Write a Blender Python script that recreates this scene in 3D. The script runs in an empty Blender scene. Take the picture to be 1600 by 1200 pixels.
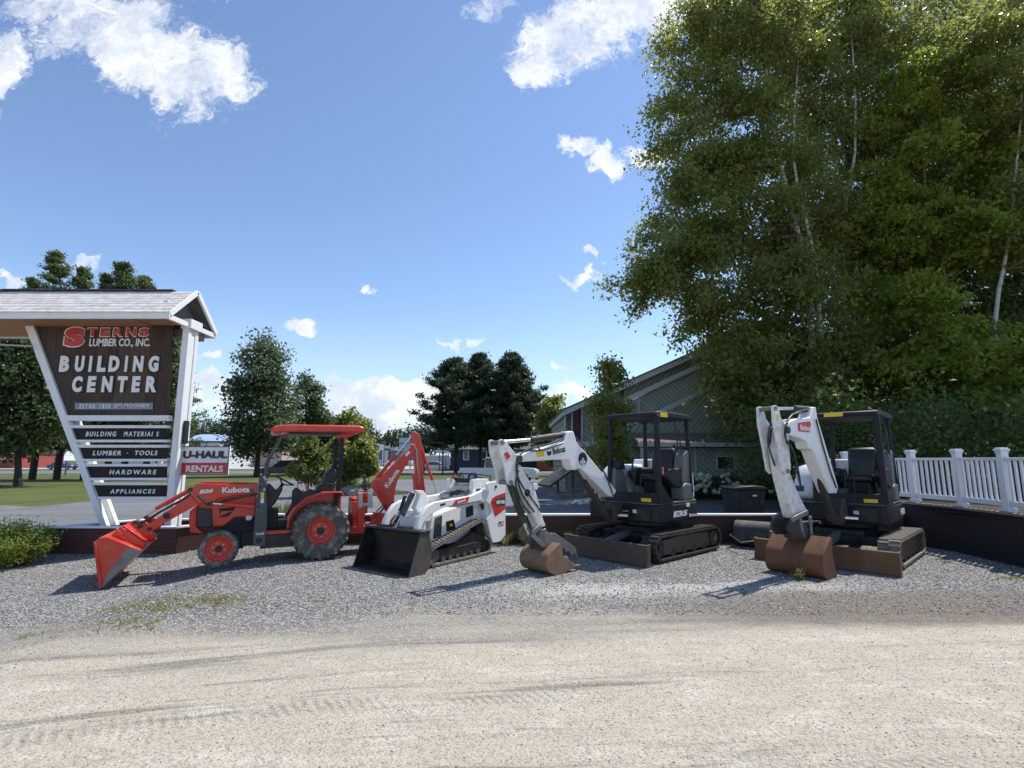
import bpy, bmesh, math, random
import numpy as np
from mathutils import Matrix, Vector
PI = math.pi
random.seed(7)
scene = bpy.context.scene
COL = scene.collection

# ------------------------------------------------------------------ camera
FPX, CAMH = 800.0, 1.7
PITCH = math.atan(119/800)
CP, SP = math.cos(PITCH), math.sin(PITCH)
cam = bpy.data.cameras.new('camera'); camo = bpy.data.objects.new('camera', cam); COL.objects.link(camo)
cam.sensor_width = 36; cam.lens = 36*FPX/1600; cam.clip_end = 3000; cam.clip_start = .05
camo.location = (0, 0, CAMH); camo.rotation_euler = (PI/2+PITCH, 0, 0)
scene.camera = camo

# ------------------------------------------------------------------ light
SUN_EL, SUN_AZ = math.radians(58), math.radians(34)      # azimuth from +X towards +Y
sd = Vector((math.cos(SUN_EL)*math.cos(SUN_AZ), math.cos(SUN_EL)*math.sin(SUN_AZ), math.sin(SUN_EL)))
sun = bpy.data.lights.new('sun', 'SUN'); sun.energy = 3.9; sun.angle = math.radians(.55); sun.color = (1, .955, .88)
suno = bpy.data.objects.new('sun', sun); COL.objects.link(suno)
suno.rotation_euler = sd.to_track_quat('Z', 'Y').to_euler(); suno.location = (20, 15, 30)
scene.view_settings.view_transform = 'Standard'; scene.view_settings.look = 'None'
scene.view_settings.exposure = 0.56; scene.view_settings.gamma = 1
scene.cycles.use_adaptive_sampling = True
scene.cycles.max_bounces = 8
scene.cycles.transparent_max_bounces = 8

def ray(u, v):
    a = (u-800)/FPX; b = -(v-600)/FPX
    return (a, CP-b*SP, SP+b*CP)
def G(u, v, z=0):
    r = ray(u, v); t = (z-CAMH)/r[2]; return (r[0]*t, r[1]*t)
def at(u, v, Y):
    r = ray(u, v); t = Y/r[1]; return Vector((r[0]*t, Y, CAMH+r[2]*t))

# ------------------------------------------------------------------ sky with clouds
world = bpy.data.worlds.new('World'); scene.world = world; world.use_nodes = True
class NT:
    def __init__(s, nt): s.nt = nt; s.nt.nodes.clear()
    def n(s, t, **k):
        o = s.nt.nodes.new(t)
        for a, b in k.items():
            if a.startswith('i_'):
                o.inputs[a[2:].replace('_', ' ')].default_value = b
            else: setattr(o, a, b)
        return o
    def l(s, a, b): s.nt.links.new(a, b)
    def m(s, op, a, b=None, c=None, clamp=False):
        o = s.nt.nodes.new('ShaderNodeMath'); o.operation = op; o.use_clamp = clamp
        for i, x in enumerate((a, b, c)):
            if x is None: continue
            if isinstance(x, (int, float)): o.inputs[i].default_value = x
            else: s.l(x, o.inputs[i])
        return o.outputs[0]
    def mix(s, f, a, b, blend='MIX'):
        o = s.nt.nodes.new('ShaderNodeMix'); o.data_type = 'RGBA'; o.blend_type = blend
        for i, x in ((0, f), (6, a), (7, b)):
            if isinstance(x, (int, float)): o.inputs[i].default_value = x
            elif isinstance(x, tuple): o.inputs[i].default_value = (*x[:3], 1)
            else: s.l(x, o.inputs[i])
        return o.outputs[2]
    def ss(s, x, a, b, lo=0., hi=1.):
        o = s.nt.nodes.new('ShaderNodeMapRange'); o.interpolation_type = 'SMOOTHSTEP'
        s.l(x, o.inputs[0]); 
        for i, y in zip((1, 2, 3, 4), (a, b, lo, hi)): o.inputs[i].default_value = y
        return o.outputs[0]
    def noise(s, vec, scale, detail=4, rough=.55, out=0, dist=0):
        o = s.nt.nodes.new('ShaderNodeTexNoise'); o.inputs['Scale'].default_value = scale
        o.inputs['Detail'].default_value = detail; o.inputs['Roughness'].default_value = rough
        o.inputs['Distortion'].default_value = dist
        if vec is not None: s.l(vec, o.inputs['Vector'])
        return o.outputs[out]
    def mapping(s, vec, scale=(1, 1, 1), loc=(0, 0, 0), rot=(0, 0, 0)):
        o = s.nt.nodes.new('ShaderNodeMapping'); s.l(vec, o.inputs[0])
        o.inputs['Scale'].default_value = scale; o.inputs['Location'].default_value = loc; o.inputs['Rotation'].default_value = rot
        return o.outputs[0]

def build_sky():
    t = NT(world.node_tree)
    sky = t.n('ShaderNodeTexSky', sky_type='NISHITA', sun_disc=False)
    sky.sun_elevation = SUN_EL; sky.sun_rotation = PI/2-SUN_AZ
    sky.altitude = 200; sky.air_density = 1.0; sky.dust_density = .15; sky.ozone_density = 3.0
    hs = t.n('ShaderNodeHueSaturation'); hs.inputs['Saturation'].default_value = 1.0; hs.inputs['Hue'].default_value = .502; t.l(sky.outputs[0], hs.inputs['Color'])
    bg = t.n('ShaderNodeBackground'); bg.inputs[1].default_value = .132; tc = t.n('ShaderNodeTexCoord'); sep = t.n('ShaderNodeSeparateXYZ'); t.l(tc.outputs['Generated'], sep.inputs[0])
    X, Y, Z = sep.outputs
    hz = t.m('MULTIPLY', t.ss(Z, .30, -.02), .75)
    t.l(t.mix(hz, hs.outputs[0], (3.5, 4.4, 5.6)), bg.inputs[0])
    ym = t.m('MAXIMUM', Y, .02)
    px = t.m('DIVIDE', X, ym); pz = t.m('DIVIDE', Z, ym)
    cmb = t.n('ShaderNodeCombineXYZ'); t.l(px, cmb.inputs[0]); t.l(pz, cmb.inputs[1])
    P0 = cmb.outputs[0]
    def warp(vec, sc, amp):
        n = t.nt.nodes.new('ShaderNodeTexNoise'); n.inputs['Scale'].default_value = sc; n.inputs['Detail'].default_value = 4; t.l(P0, n.inputs['Vector'])
        a = t.n('ShaderNodeVectorMath', operation='SUBTRACT'); t.l(n.outputs['Color'], a.inputs[0]); a.inputs[1].default_value = (.5, .5, .5)
        b = t.n('ShaderNodeVectorMath', operation='SCALE'); t.l(a.outputs[0], b.inputs[0]); b.inputs['Scale'].default_value = amp
        c = t.n('ShaderNodeVectorMath', operation='ADD'); t.l(vec, c.inputs[0]); t.l(b.outputs[0], c.inputs[1]); return c.outputs[0]
    P = warp(warp(P0, 11, .13), 42, .045)
    n1 = t.noise(P, 5.5, 9, .62, dist=.35)
    n2 = t.noise(t.mapping(P, (1, 1, 1), (3.1, 7.7, 0)), 1.6, 3, .5)
    blobs = [(170, 45, 150, 66, 12), (240, 85, 120, 75, 18), (310, 125, 100, 74, 20), (80, 5, 130, 35, 0), (0, 105, 52, 75, 20), (215, -60, 220, 75, 0), (350, 125, 55, 60, 30),
             (905, 55, 115, 62, -8), (1010, 15, 105, 55, 0), (850, 110, 60, 40, -20), (775, 5, 50, 22, 0), (1080, -20, 100, 40, 0),
             (900, 228, 40, 18, 20), (945, 245, 34, 26, 20), (1035, 240, 55, 26, 0), (570, 452, 17, 9, 0), (473, 502, 29, 14, 0),
             (710, 534, 26, 8, 0), (750, 528, 14, 11, 0), (908, 430, 36, 14, 0), (925, 392, 24, 9, 30), (20, 437, 46, 16, 0), (118, 418, 34, 16, 0),
             (318, 563, 22, 8, 0), (330, 612, 70, 22, 0), (560, 612, 80, 30, 0), (645, 626, 65, 26, 0), (505, 648, 220, 22, 0), (890, 612, 48, 22, 0), (880, 566, 20, 6, 0), (620, 600, 16, 7, 0), (340, 640, 80, 12, 0)]
    field = None
    for (u, v, ru, rv, ang) in blobs:
        r0 = ray(u, v); c = (r0[0]/r0[1], r0[2]/r0[1]); r1 = ray(u+ru, v); r2 = ray(u, v-rv)
        a = abs(r1[0]/r1[1]-c[0]); b = abs(r2[2]/r2[1]-c[1])
        mp = t.n('ShaderNodeMapping', vector_type='TEXTURE'); t.l(P, mp.inputs[0])
        mp.inputs['Location'].default_value = (c[0], c[1], 0); mp.inputs['Rotation'].default_value = (0, 0, -math.radians(ang)); mp.inputs['Scale'].default_value = (a, b, 1)
        ln = t.n('ShaderNodeVectorMath', operation='LENGTH'); t.l(mp.outputs[0], ln.inputs[0])
        d = t.m('SUBTRACT', 1.0, ln.outputs['Value'])
        field = d if field is None else t.m('MAXIMUM', field, d)
    nn = t.m('MULTIPLY', t.m('SUBTRACT', n1, .5), 3.0)
    n3 = t.m('ADD', t.m('MULTIPLY', t.m('SUBTRACT', t.noise(P, 24, 7, .62), .5), 1.5), t.m('MULTIPLY', t.m('SUBTRACT', t.noise(t.mapping(P, (1, 1.5, 1)), 62, 5, .65), .5), 1.6))
    den = t.m('ADD', t.m('ADD', t.m('MINIMUM', t.m('MULTIPLY', field, 1.7), .78), nn), t.m('MULTIPLY', n3, t.ss(field, .15, .55, 1.0, .35)))
    alpha = t.ss(den, -.05, .95)
    alpha = t.m('MULTIPLY', alpha, t.ss(field, -.35, .12))
    alpha = t.m('MULTIPLY', alpha, t.ss(Y, .05, .15))
    # horizon haze is colour mixed over the sky; noise paints blue-grey shade in clouds
    shade = t.ss(t.noise(t.mapping(P, (1, 1.4, 1), (1.3, .2, 0)), 7, 6, .6), .38, .68)
    cc = t.mix(shade, (.93, .945, .97), (.60, .67, .78))
    bc = t.n('ShaderNodeBackground'); t.l(cc, bc.inputs[0]); bc.inputs[1].default_value = .80
    mx = t.n('ShaderNodeMixShader'); t.l(t.m('MULTIPLY', alpha, .93), mx.inputs[0]); t.l(bg.outputs[0], mx.inputs[1]); t.l(bc.outputs[0], mx.inputs[2])
    out = t.n('ShaderNodeOutputWorld'); t.l(mx.outputs[0], out.inputs[0])
build_sky()

# ------------------------------------------------------------------ materials
MATS = {}
def newmat(name):
    m = bpy.data.materials.new(name); m.use_nodes = True; t = NT(m.node_tree)
    return m, t
def fin(t, m, bsdf):
    o = t.n('ShaderNodeOutputMaterial'); t.l(bsdf.outputs[0], o.inputs[0]); return m
def paint(name, c, rough=.42, metal=0, dust=.25, dc=(.33, .30, .26), sc=6, bump=.0, spec=.5, coat=0, streak=False):
    if name in MATS: return MATS[name]
    m, t = newmat(name)
    tc = t.n('ShaderNodeTexCoord'); v = tc.outputs['Object']
    if streak: v = t.mapping(v, (1, 1, .18))
    n = t.noise(v, sc, 8, .65); n2 = t.noise(v, sc*7, 4, .6)
    f = t.m('MULTIPLY', t.ss(t.m('ADD', t.m('MULTIPLY', n, .75), t.m('MULTIPLY', n2, .25)), .46, .66), dust)
    col = t.mix(f, c, dc)
    col = t.mix(t.m('MULTIPLY', t.ss(n2, .3, .7), .12), col, tuple(x*.6 for x in c))
    b = t.n('ShaderNodeBsdfPrincipled'); t.l(col, b.inputs['Base Color'])
    b.inputs['Metallic'].default_value = metal; b.inputs['Specular IOR Level'].default_value = spec
    b.inputs['Coat Weight'].default_value = coat; b.inputs['Coat Roughness'].default_value = .15
    t.l(t.m('ADD', t.m('MULTIPLY', f, .5), t.m('ADD', rough-.06, t.m('MULTIPLY', n2, .12))), b.inputs['Roughness'])
    if bump:
        bp = t.n('ShaderNodeBump'); bp.inputs['Strength'].default_value = bump; bp.inputs['Distance'].default_value = .01
        t.l(n2, bp.inputs['Height']); t.l(bp.outputs[0], b.inputs['Normal'])
    MATS[name] = fin(t, m, b); return m

RED = paint('orange_red_paint', (.60, .034, .012), .38, dust=.20, coat=.25)
REDD = paint('dusty_red_paint', (.56, .034, .014), .5, dust=.28)
WHT = paint('white_machine_paint', (.80, .80, .78), .38, dust=.12, coat=.2)
WHTD = paint('scuffed_white_paint', (.74, .73, .69), .48, dust=.55, dc=(.26, .21, .16), sc=9)
BLK = paint('black_paint', (.011, .011, .013), .48, dust=.10)
CHAR = paint('charcoal_paint', (.012, .013, .018), .5, dust=.12, dc=(.10, .09, .08), spec=.3)
DGREY = paint('dark_grey_paint', (.055, .058, .062), .5, dust=.2)
GREYP = paint('grey_plastic', (.13, .135, .14), .55, dust=.2)
RUB = paint('dusty_rubber', (.085, .08, .07), .85, dust=1, dc=(.36, .33, .27), sc=9, bump=.3)
RUBD = paint('dark_track_rubber', (.030, .028, .026), .8, dust=.75, dc=(.12, .10, .08), sc=10, bump=.3)
RUBT = paint('tan_track_rubber', (.17, .15, .12), .85, dust=.7, dc=(.36, .31, .24), sc=12, bump=.3)
RUST = paint('rusty_steel', (.17, .068, .028), .72, dust=.75, dc=(.10, .075, .06), sc=5, bump=.3, streak=True)
RUSTT = paint('tan_rusty_steel', (.24, .15, .085), .7, dust=.7, dc=(.16, .10, .06), sc=7, bump=.3)
RUSTD = paint('brown_worn_steel', (.085, .058, .045), .65, dust=.6, dc=(.16, .11, .08), sc=6, bump=.3)
STEEL = paint('worn_bare_steel', (.22, .215, .205), .5, metal=.45, dust=.5, dc=(.14, .11, .085), sc=8)
CHROME = paint('chrome_rod', (.75, .75, .75), .18, metal=1, dust=.08)
GREASE = paint('greasy_dark_steel', (.045, .042, .038), .55, metal=.3, dust=.5, dc=(.13, .10, .07), sc=14)
GALV = paint('galvanised_steel', (.42, .43, .42), .5, metal=.4, dust=.3)
VINYL = paint('black_vinyl', (.012, .012, .014), .45, dust=.08)
HOSE = paint('black_hose', (.014, .014, .014), .5, dust=.25)
YEL = paint('yellow_decal', (.75, .52, .02), .5, dust=.1)
ORG = paint('orange_plastic', (.8, .18, .03), .5, dust=.1)
REDDEC = paint('red_decal', (.55, .03, .02), .45, dust=.12)
WDEC = paint('white_lettering', (.78, .78, .76), .5, dust=.08)
BDEC = paint('black_lettering', (.014, .014, .015), .5, dust=.05)
BLUEDEC = paint('blue_decal', (.03, .05, .22), .5, dust=.1)
TRIM = paint('white_wood_paint', (.76, .77, .77), .55, dust=.18, dc=(.45, .44, .40), sc=3, streak=True)
VNY = paint('white_vinyl_fence', (.74, .76, .79), .4, dust=.10, dc=(.5, .5, .47), sc=3)
SIGNGREY = paint('grey_sign_plate', (.22, .26, .30), .5, dust=.2)
GLASS = paint('dark_glass', (.015, .02, .025), .08, dust=.04, spec=.8)
CARDARK = paint('dark_car_paint', (.018, .022, .03), .25, dust=.05, coat=.8)
CARWHITE = paint('white_car_paint', (.75, .76, .78), .3, dust=.05, coat=.5)
CARSILVER = paint('silver_car_paint', (.50, .53, .57), .32, metal=.3, dust=.05, coat=.5)
CARBLUE = paint('blue_car_paint', (.03, .08, .28), .3, dust=.05, coat=.5)
LAMP = paint('lamp_lens', (.85, .85, .82), .15, dust=.0)
TYRE = paint('car_tyre', (.02, .02, .02), .8, dust=.3)
NAVY = paint('navy_siding', (.018, .030, .062), .6, dust=.1, sc=2)
ROOFD = paint('dark_roof', (.07, .075, .085), .8, dust=.3, sc=4)
ROOFB = paint('blue_metal_roof', (.30, .40, .52), .4, dust=.1)
ROOFS = paint('brown_shingles', (.17, .125, .11), .85, dust=.6, dc=(.08, .06, .055), sc=14, bump=.5)
SIDEW = paint('pale_siding', (.55, .56, .55), .7, dust=.2)
BRICKR = paint('red_brick_wall', (.30, .055, .04), .8, dust=.2)
MAROON = paint('maroon_siding', (.075, .030, .030), .7, dust=.25, sc=3)
WOODG = paint('weathered_grey_wood', (.24, .215, .18), .85, dust=.6, dc=(.07, .06, .05), sc=8, bump=.4)
WOODB = paint('brown_soffit_wood', (.36, .19, .09), .7, dust=.35, dc=(.20, .11, .05), sc=4)
POLE = paint('utility_pole_wood', (.13, .11, .095), .9, dust=.3)
ROCK = paint('grey_rock', (.26, .255, .245), .9, dust=.6, dc=(.13, .13, .12), sc=5, bump=.8)
BILL = paint('billboard_face', (.62, .65, .72), .6, dust=.4, dc=(.25, .32, .5), sc=2)

def boards(name, c1, c2, axis='Z', pitch=.14, gap=.04, rot=0, rough=.8, grain=(1, 1, 14), groove=(.01, .008, .007), bumpd=.01):
    """plank material: grooves every pitch metres along an axis of object space (rotated about Y by rot)"""
    m, t = newmat(name)
    tc = t.n('ShaderNodeTexCoord'); v = t.mapping(tc.outputs['Object'], rot=(0, rot, 0))
    s = t.n('ShaderNodeSeparateXYZ'); t.l(v, s.inputs[0]); a = s.outputs['XYZ'.index(axis)]
    fr = t.m('FRACT', t.m('DIVIDE', t.m('ADD', a, 50.0), pitch)); idx = t.m('FLOOR', t.m('DIVIDE', t.m('ADD', a, 50.0), pitch))
    wn = t.n('ShaderNodeTexWhiteNoise', noise_dimensions='1D'); t.l(idx, wn.inputs['W'])
    g = t.noise(t.mapping(v, tuple(1/x if x else 1 for x in grain)), 22, 7, .7)
    f = t.m('ADD', t.m('MULTIPLY', wn.outputs[0], .4), t.m('MULTIPLY', t.ss(g, .3, .7), .6))
    col = t.mix(f, c1, c2)
    gr = t.m('LESS_THAN', fr, gap)
    col = t.mix(gr, col, groove)
    b = t.n('ShaderNodeBsdfPrincipled'); t.l(col, b.inputs['Base Color']); b.inputs['Roughness'].default_value = rough
    bp = t.n('ShaderNodeBump'); bp.inputs['Strength'].default_value = .7; bp.inputs['Distance'].default_value = bumpd
    t.l(t.m('ADD', t.m('MULTIPLY', g, .3), t.m('SUBTRACT', 1, gr)), bp.inputs['Height']); t.l(bp.outputs[0], b.inputs['Normal'])
    return fin(t, m, b)
SIDING = boards('green_diagonal_siding', (.22, .25, .20), (.28, .31, .255), 'X', .19, .10, math.radians(48), grain=(1, 1, 10))
SIDINGR = boards('green_siding_other_way', (.20, .23, .185), (.26, .29, .235), 'X', .19, .10, math.radians(-42), grain=(1, 1, 10))
SIGNW = boards('dark_brown_sign_boards', (.020, .012, .009), (.105, .066, .046), 'X', .22, .035, 0, grain=(.25, 1, 9))
TIMBER = boards('brown_stained_timber', (.055, .024, .020), (.085, .040, .032), 'Z', .155, .03, 0, grain=(9, 1, .4))
TIMBLK = boards('black_stained_timber', (.010, .009, .010), (.022, .019, .018), 'Z', .155, .03, 0, grain=(9, 1, .4))
PANELB = boards('black_sign_panel', (.010, .008, .009), (.020, .013, .012), 'Z', 5, .0, 0, grain=(2, 1, 1))
def shingles():
    m, t = newmat('white_worn_shingles')
    tc = t.n('ShaderNodeTexCoord'); v = tc.outputs['Object']
    s = t.n('ShaderNodeSeparateXYZ'); t.l(v, s.inputs[0])
    row = t.m('FLOOR', t.m('DIVIDE', s.outputs[1], .105)); fr = t.m('FRACT', t.m('DIVIDE', s.outputs[1], .105))
    xo = t.m('ADD', s.outputs[0], t.m('MULTIPLY', row, .37))
    xi = t.m('FLOOR', t.m('DIVIDE', xo, .16))
    wn = t.n('ShaderNodeTexWhiteNoise', noise_dimensions='2D'); c = t.n('ShaderNodeCombineXYZ'); t.l(row, c.inputs[0]); t.l(xi, c.inputs[1]); t.l(c.outputs[0], wn.inputs['Vector'])
    n = t.noise(t.mapping(v, (1, .15, 1)), 9, 7, .7)
    f = t.m('ADD', t.m('MULTIPLY', wn.outputs[0], .35), t.m('MULTIPLY', t.ss(n, .35, .65), .65))
    col = t.mix(f, (.80, .78, .76), (.55, .49, .46))
    col = t.mix(t.m('MULTIPLY', t.m('LESS_THAN', fr, .16), .8), col, (.12, .085, .08))
    b = t.n('ShaderNodeBsdfPrincipled'); t.l(col, b.inputs['Base Color']); b.inputs['Roughness'].default_value = .85
    bp = t.n('ShaderNodeBump'); bp.inputs['Distance'].default_value = .015; t.l(fr, bp.inputs['Height']); t.l(bp.outputs[0], b.inputs['Normal'])
    return fin(t, m, b)
SHING = shingles()

def leafmat(name, c1, c2, trans=.35, sc=.7, rough=.45, spec=.35):
    m, t = newmat(name)
    g = t.n('ShaderNodeNewGeometry')
    tc = t.n('ShaderNodeTexCoord')
    n = t.noise(tc.outputs['Object'], sc, 3, .6)
    f = t.m('ADD', t.m('MULTIPLY', g.outputs['Random Per Island'], .6), t.m('MULTIPLY', t.ss(n, .35, .65), .4))
    col = t.mix(f, c1, c2)
    b = t.n('ShaderNodeBsdfPrincipled'); t.l(col, b.inputs['Base Color']); b.inputs['Roughness'].default_value = rough
    b.inputs['Specular IOR Level'].default_value = spec
    tr = t.n('ShaderNodeBsdfTranslucent'); hs = t.n('ShaderNodeHueSaturation'); hs.inputs['Value'].default_value = 1.9; hs.inputs['Hue'].default_value = .485; t.l(col, hs.inputs['Color']); t.l(hs.outputs[0], tr.inputs[0])
    mx = t.n('ShaderNodeMixShader'); mx.inputs[0].default_value = trans; t.l(b.outputs[0], mx.inputs[1]); t.l(tr.outputs[0], mx.inputs[2])
    return fin(t, m, mx)
LBIRCH = leafmat('birch_leaves', (.115, .148, .028), (.215, .235, .062), .60, rough=.36, spec=.6)
LMAPLE = leafmat('maple_leaves', (.125, .18, .022), (.235, .29, .045), .60, rough=.4, spec=.5)
LDARK = leafmat('dark_forest_leaves', (.058, .095, .024), (.11, .148, .042), .48)
LOAK = leafmat('dull_green_leaves', (.045, .075, .030), (.095, .13, .050), .35)
LCOTT = leafmat('grey_green_leaves', (.065, .10, .048), (.13, .17, .085), .4)
LYOUNG = leafmat('yellow_green_leaves', (.085, .115, .025), (.17, .20, .055), .4)
LEVG = leafmat('evergreen_leaves', (.065, .10, .036), (.14, .18, .066), .4)
LPINE = leafmat('pine_needles', (.026, .048, .026), (.062, .098, .046), .2, rough=.6)
LFAR = leafmat('distant_leaves', (.030, .050, .026), (.065, .090, .045), .2, sc=.08)
LBUSH = leafmat('bush_leaves', (.13, .18, .03), (.26, .31, .07), .4, sc=3)
LDRY = leafmat('dry_grass_blades', (.16, .17, .06), (.34, .31, .15), .3, sc=2)
LGRASS = leafmat('grass_blades', (.06, .09, .02), (.14, .17, .04), .3, sc=2)
LFLOW = leafmat('hydrangea_petals', (.62, .64, .50), (.80, .80, .74), .3, sc=4)
LWEED = leafmat('weed_leaves', (.17, .18, .05), (.32, .30, .11), .3, sc=3)

def bark(name, c1, c2, sc=(6, 6, 1.2), sp=False):
    m, t = newmat(name)
    tc = t.n('ShaderNodeTexCoord'); v = t.mapping(tc.outputs['Object'], sc)
    n = t.noise(v, 2.2, 8, .7)
    f = t.ss(n, .56 if sp else .4, .62)
    col = t.mix(f, c1, c2)
    b = t.n('ShaderNodeBsdfPrincipled'); t.l(col, b.inputs['Base Color']); b.inputs['Roughness'].default_value = .85
    bp = t.n('ShaderNodeBump'); bp.inputs['Distance'].default_value = .02; t.l(n, bp.inputs['Height']); t.l(bp.outputs[0], b.inputs['Normal'])
    return fin(t, m, b)
BBIRCH = bark('white_birch_bark', (.50, .48, .44), (.05, .045, .04), (1.2, 1.2, 7), True)
BDARK = bark('dark_bark', (.07, .055, .045), (.025, .02, .018))
BGREY = bark('grey_bark', (.16, .14, .12), (.06, .05, .045))

def ground_mat():
    m, t = newmat('gravel_and_sand')
    g = t.n('ShaderNodeNewGeometry'); P = g.outputs['Position']
    s = t.n('ShaderNodeSeparateXYZ'); t.l(P, s.inputs[0]); X, Y, Z = s.outputs
    big = t.noise(t.mapping(P, (.35, 1, 1)), .9, 5, .6)
    med = t.noise(t.mapping(P, (.5, 1, 1)), 3.5, 6, .65)
    vor = t.n('ShaderNodeTexVoronoi'); vor.inputs['Scale'].default_value = 46; t.l(P, vor.inputs['Vector'])
    vor2 = t.n('ShaderNodeTexVoronoi'); vor2.inputs['Scale'].default_value = 105; t.l(P, vor2.inputs['Vector'])
    cs = t.n('ShaderNodeSeparateColor'); t.l(vor.outputs['Color'], cs.inputs[0]); rnd = cs.outputs[0]
    cs2 = t.n('ShaderNodeSeparateColor'); t.l(vor2.outputs['Color'], cs2.inputs[0]); rnd2 = cs2.outputs[0]
    ramp = t.n('ShaderNodeValToRGB'); e = ramp.color_ramp; t.l(t.m('ADD', t.m('MULTIPLY', rnd, .6), t.m('MULTIPLY', rnd2, .4)), ramp.inputs[0])
    e.elements[0].position = .12; e.elements[0].color = (.085, .083, .080, 1); e.elements[1].position = .9; e.elements[1].color = (.72, .70, .65, 1)
    e.elements.new(.5).color = (.25, .242, .23, 1)
    grav = t.mix(t.m('MULTIPLY', t.ss(vor.outputs['Distance'], .25, .75), .55), ramp.outputs[0], (.05, .05, .052))
    fine = t.noise(P, 70, 4, .75)
    sand = t.mix(t.ss(fine, .35, .7), (.38, .33, .252), (.56, .50, .40))
    sand = t.mix(t.m('MULTIPLY', t.ss(med, .45, .7), .55), sand, (.61, .56, .47))
    sand = t.mix(t.m('MULTIPLY', t.m('GREATER_THAN', rnd2, .80), .55), sand, (.20, .19, .18))
    sand = t.mix(t.m('MULTIPLY', t.m('GREATER_THAN', rnd, .90), .6), sand, (.27, .26, .25))
    sand = t.mix(t.m('MULTIPLY', t.ss(t.noise(P, 9, 6, .7), .5, .68), .35), sand, (.30, .265, .21))
    brown = t.mix(t.ss(fine, .3, .7), (.105, .083, .062), (.22, .18, .14))
    brown = t.mix(t.m('MULTIPLY', t.m('GREATER_THAN', rnd2, .80), .7), brown, (.42, .40, .37))
    # where packed sand starts: a wavy line about six metres out, streaked along the lane
    wob = t.m('MULTIPLY', t.m('SUBTRACT', big, .5), 3.6)
    wob2 = t.m('MULTIPLY', t.m('SUBTRACT', med, .5), 1.2)
    edge = t.m('ADD', t.m('ADD', Y, wob), wob2)
    edge = t.m('SUBTRACT', edge, t.m('MULTIPLY', t.ss(X, -5, 5), 1.0))
    sf = t.ss(t.m('ADD', edge, t.m('MULTIPLY', t.m('SUBTRACT', fine, .5), 1.4)), 6.1, 4.3)
    dv = t.n('ShaderNodeVectorMath', operation='SUBTRACT'); t.l(P, dv.inputs[0]); dv.inputs[1].default_value = (4, -26, 0)
    wv = t.n('ShaderNodeVectorMath', operation='LENGTH'); t.l(dv.outputs[0], wv.inputs[0])
    rad = t.m('ADD', wv.outputs['Value'], t.m('MULTIPLY', t.m('SUBTRACT', t.noise(P, .22, 2, .5), .5), .8))
    cv = t.n('ShaderNodeCombineXYZ'); t.l(t.m('MULTIPLY', rad, 2.3), cv.inputs[1]); t.l(t.m('MULTIPLY', X, .16), cv.inputs[0])
    streak = t.noise(cv.outputs[0], 1.25, 8, .70)
    cv2 = t.n('ShaderNodeCombineXYZ'); t.l(t.m('MULTIPLY', rad, 7.5), cv2.inputs[1]); t.l(t.m('MULTIPLY', X, .25), cv2.inputs[0])
    ruts = t.noise(cv2.outputs[0], 1.1, 5, .6)
    sf2 = t.m('MULTIPLY', sf, t.ss(streak, .66, .52, 1, 1))
    gstreak = t.m('MULTIPLY', t.m('MULTIPLY', t.ss(streak, .53, .66), t.ss(fine, .40, .62)), .8)
    sfin = t.m('SUBTRACT', sf, t.m('MULTIPLY', sf, gstreak))
    tread = t.m('ADD', .55, t.m('MULTIPLY', t.m('SINE', t.m('MULTIPLY', t.m('ADD', X, t.m('MULTIPLY', rad, .6)), 88)), .30))
    rut = None
    for r0, xa, xb, w_ in ((30.28, -6, 1.2, .15), (31.95, -1.2, 7, .11), (31.62, .2, 7.5, .10), (29.2, -1, 3.5, .09), (32.3, -7, -1.5, .10)):
        k_ = t.m('MULTIPLY', t.ss(t.m('ABSOLUTE', t.m('SUBTRACT', rad, r0)), w_, w_*.35), t.m('MULTIPLY', t.ss(X, xa, xa+1.5), t.ss(X, xb, xb-1.5)))
        rut = k_ if rut is None else t.m('MAXIMUM', rut, k_)
    rut = t.m('MULTIPLY', rut, t.ss(t.noise(t.mapping(P, (.5, 2, 1)), 2.2, 6, .7), .36, .56))
    lot = t.mix(sfin, grav, sand)
    lot = t.mix(t.m('MULTIPLY', t.m('MULTIPLY', rut, tread), .38), lot, (.20, .185, .16))
    # pale dust spilled on the stones
    d1 = t.m('MULTIPLY', t.ss(t.m('ADD', t.m('ABSOLUTE', t.m('SUBTRACT', Y, 7.1)), t.m('MULTIPLY', med, 2.0)), 1.75, .95), t.ss(t.m('ADD', t.m('ABSOLUTE', t.m('SUBTRACT', X, 2.2)), t.m('MULTIPLY', big, 2)), 4.4, 2.0))
    lot = t.mix(t.m('MULTIPLY', d1, .62), lot, (.60, .58, .53))
    b1 = t.m('MULTIPLY', t.ss(t.m('ADD', X, t.m('MULTIPLY', big, 2)), 1.8, 4.6), t.m('MULTIPLY', t.ss(t.m('ADD', Y, t.m('MULTIPLY', med, .9)), 5.9, 6.3), t.ss(t.m('ADD', Y, t.m('MULTIPLY', med, .9)), 7.8, 7.2)))
    lot = t.mix(t.m('MULTIPLY', b1, .95), lot, brown)
    b = t.n('ShaderNodeBsdfPrincipled'); t.l(lot, b.inputs['Base Color']); b.inputs['Roughness'].default_value = .9; b.inputs['Specular IOR Level'].default_value = .3
    h = t.m('ADD', t.m('MULTIPLY', t.m('SUBTRACT', 1, vor.outputs['Distance']), t.m('SUBTRACT', 1.0, t.m('MULTIPLY', sfin, .75))), t.m('ADD', t.m('MULTIPLY', fine, .35), t.m('ADD', t.m('MULTIPLY', streak, 1.3), t.m('SUBTRACT', t.m('MULTIPLY', ruts, 1.6), t.m('MULTIPLY', t.m('MULTIPLY', rut, tread), .7)))))
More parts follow.
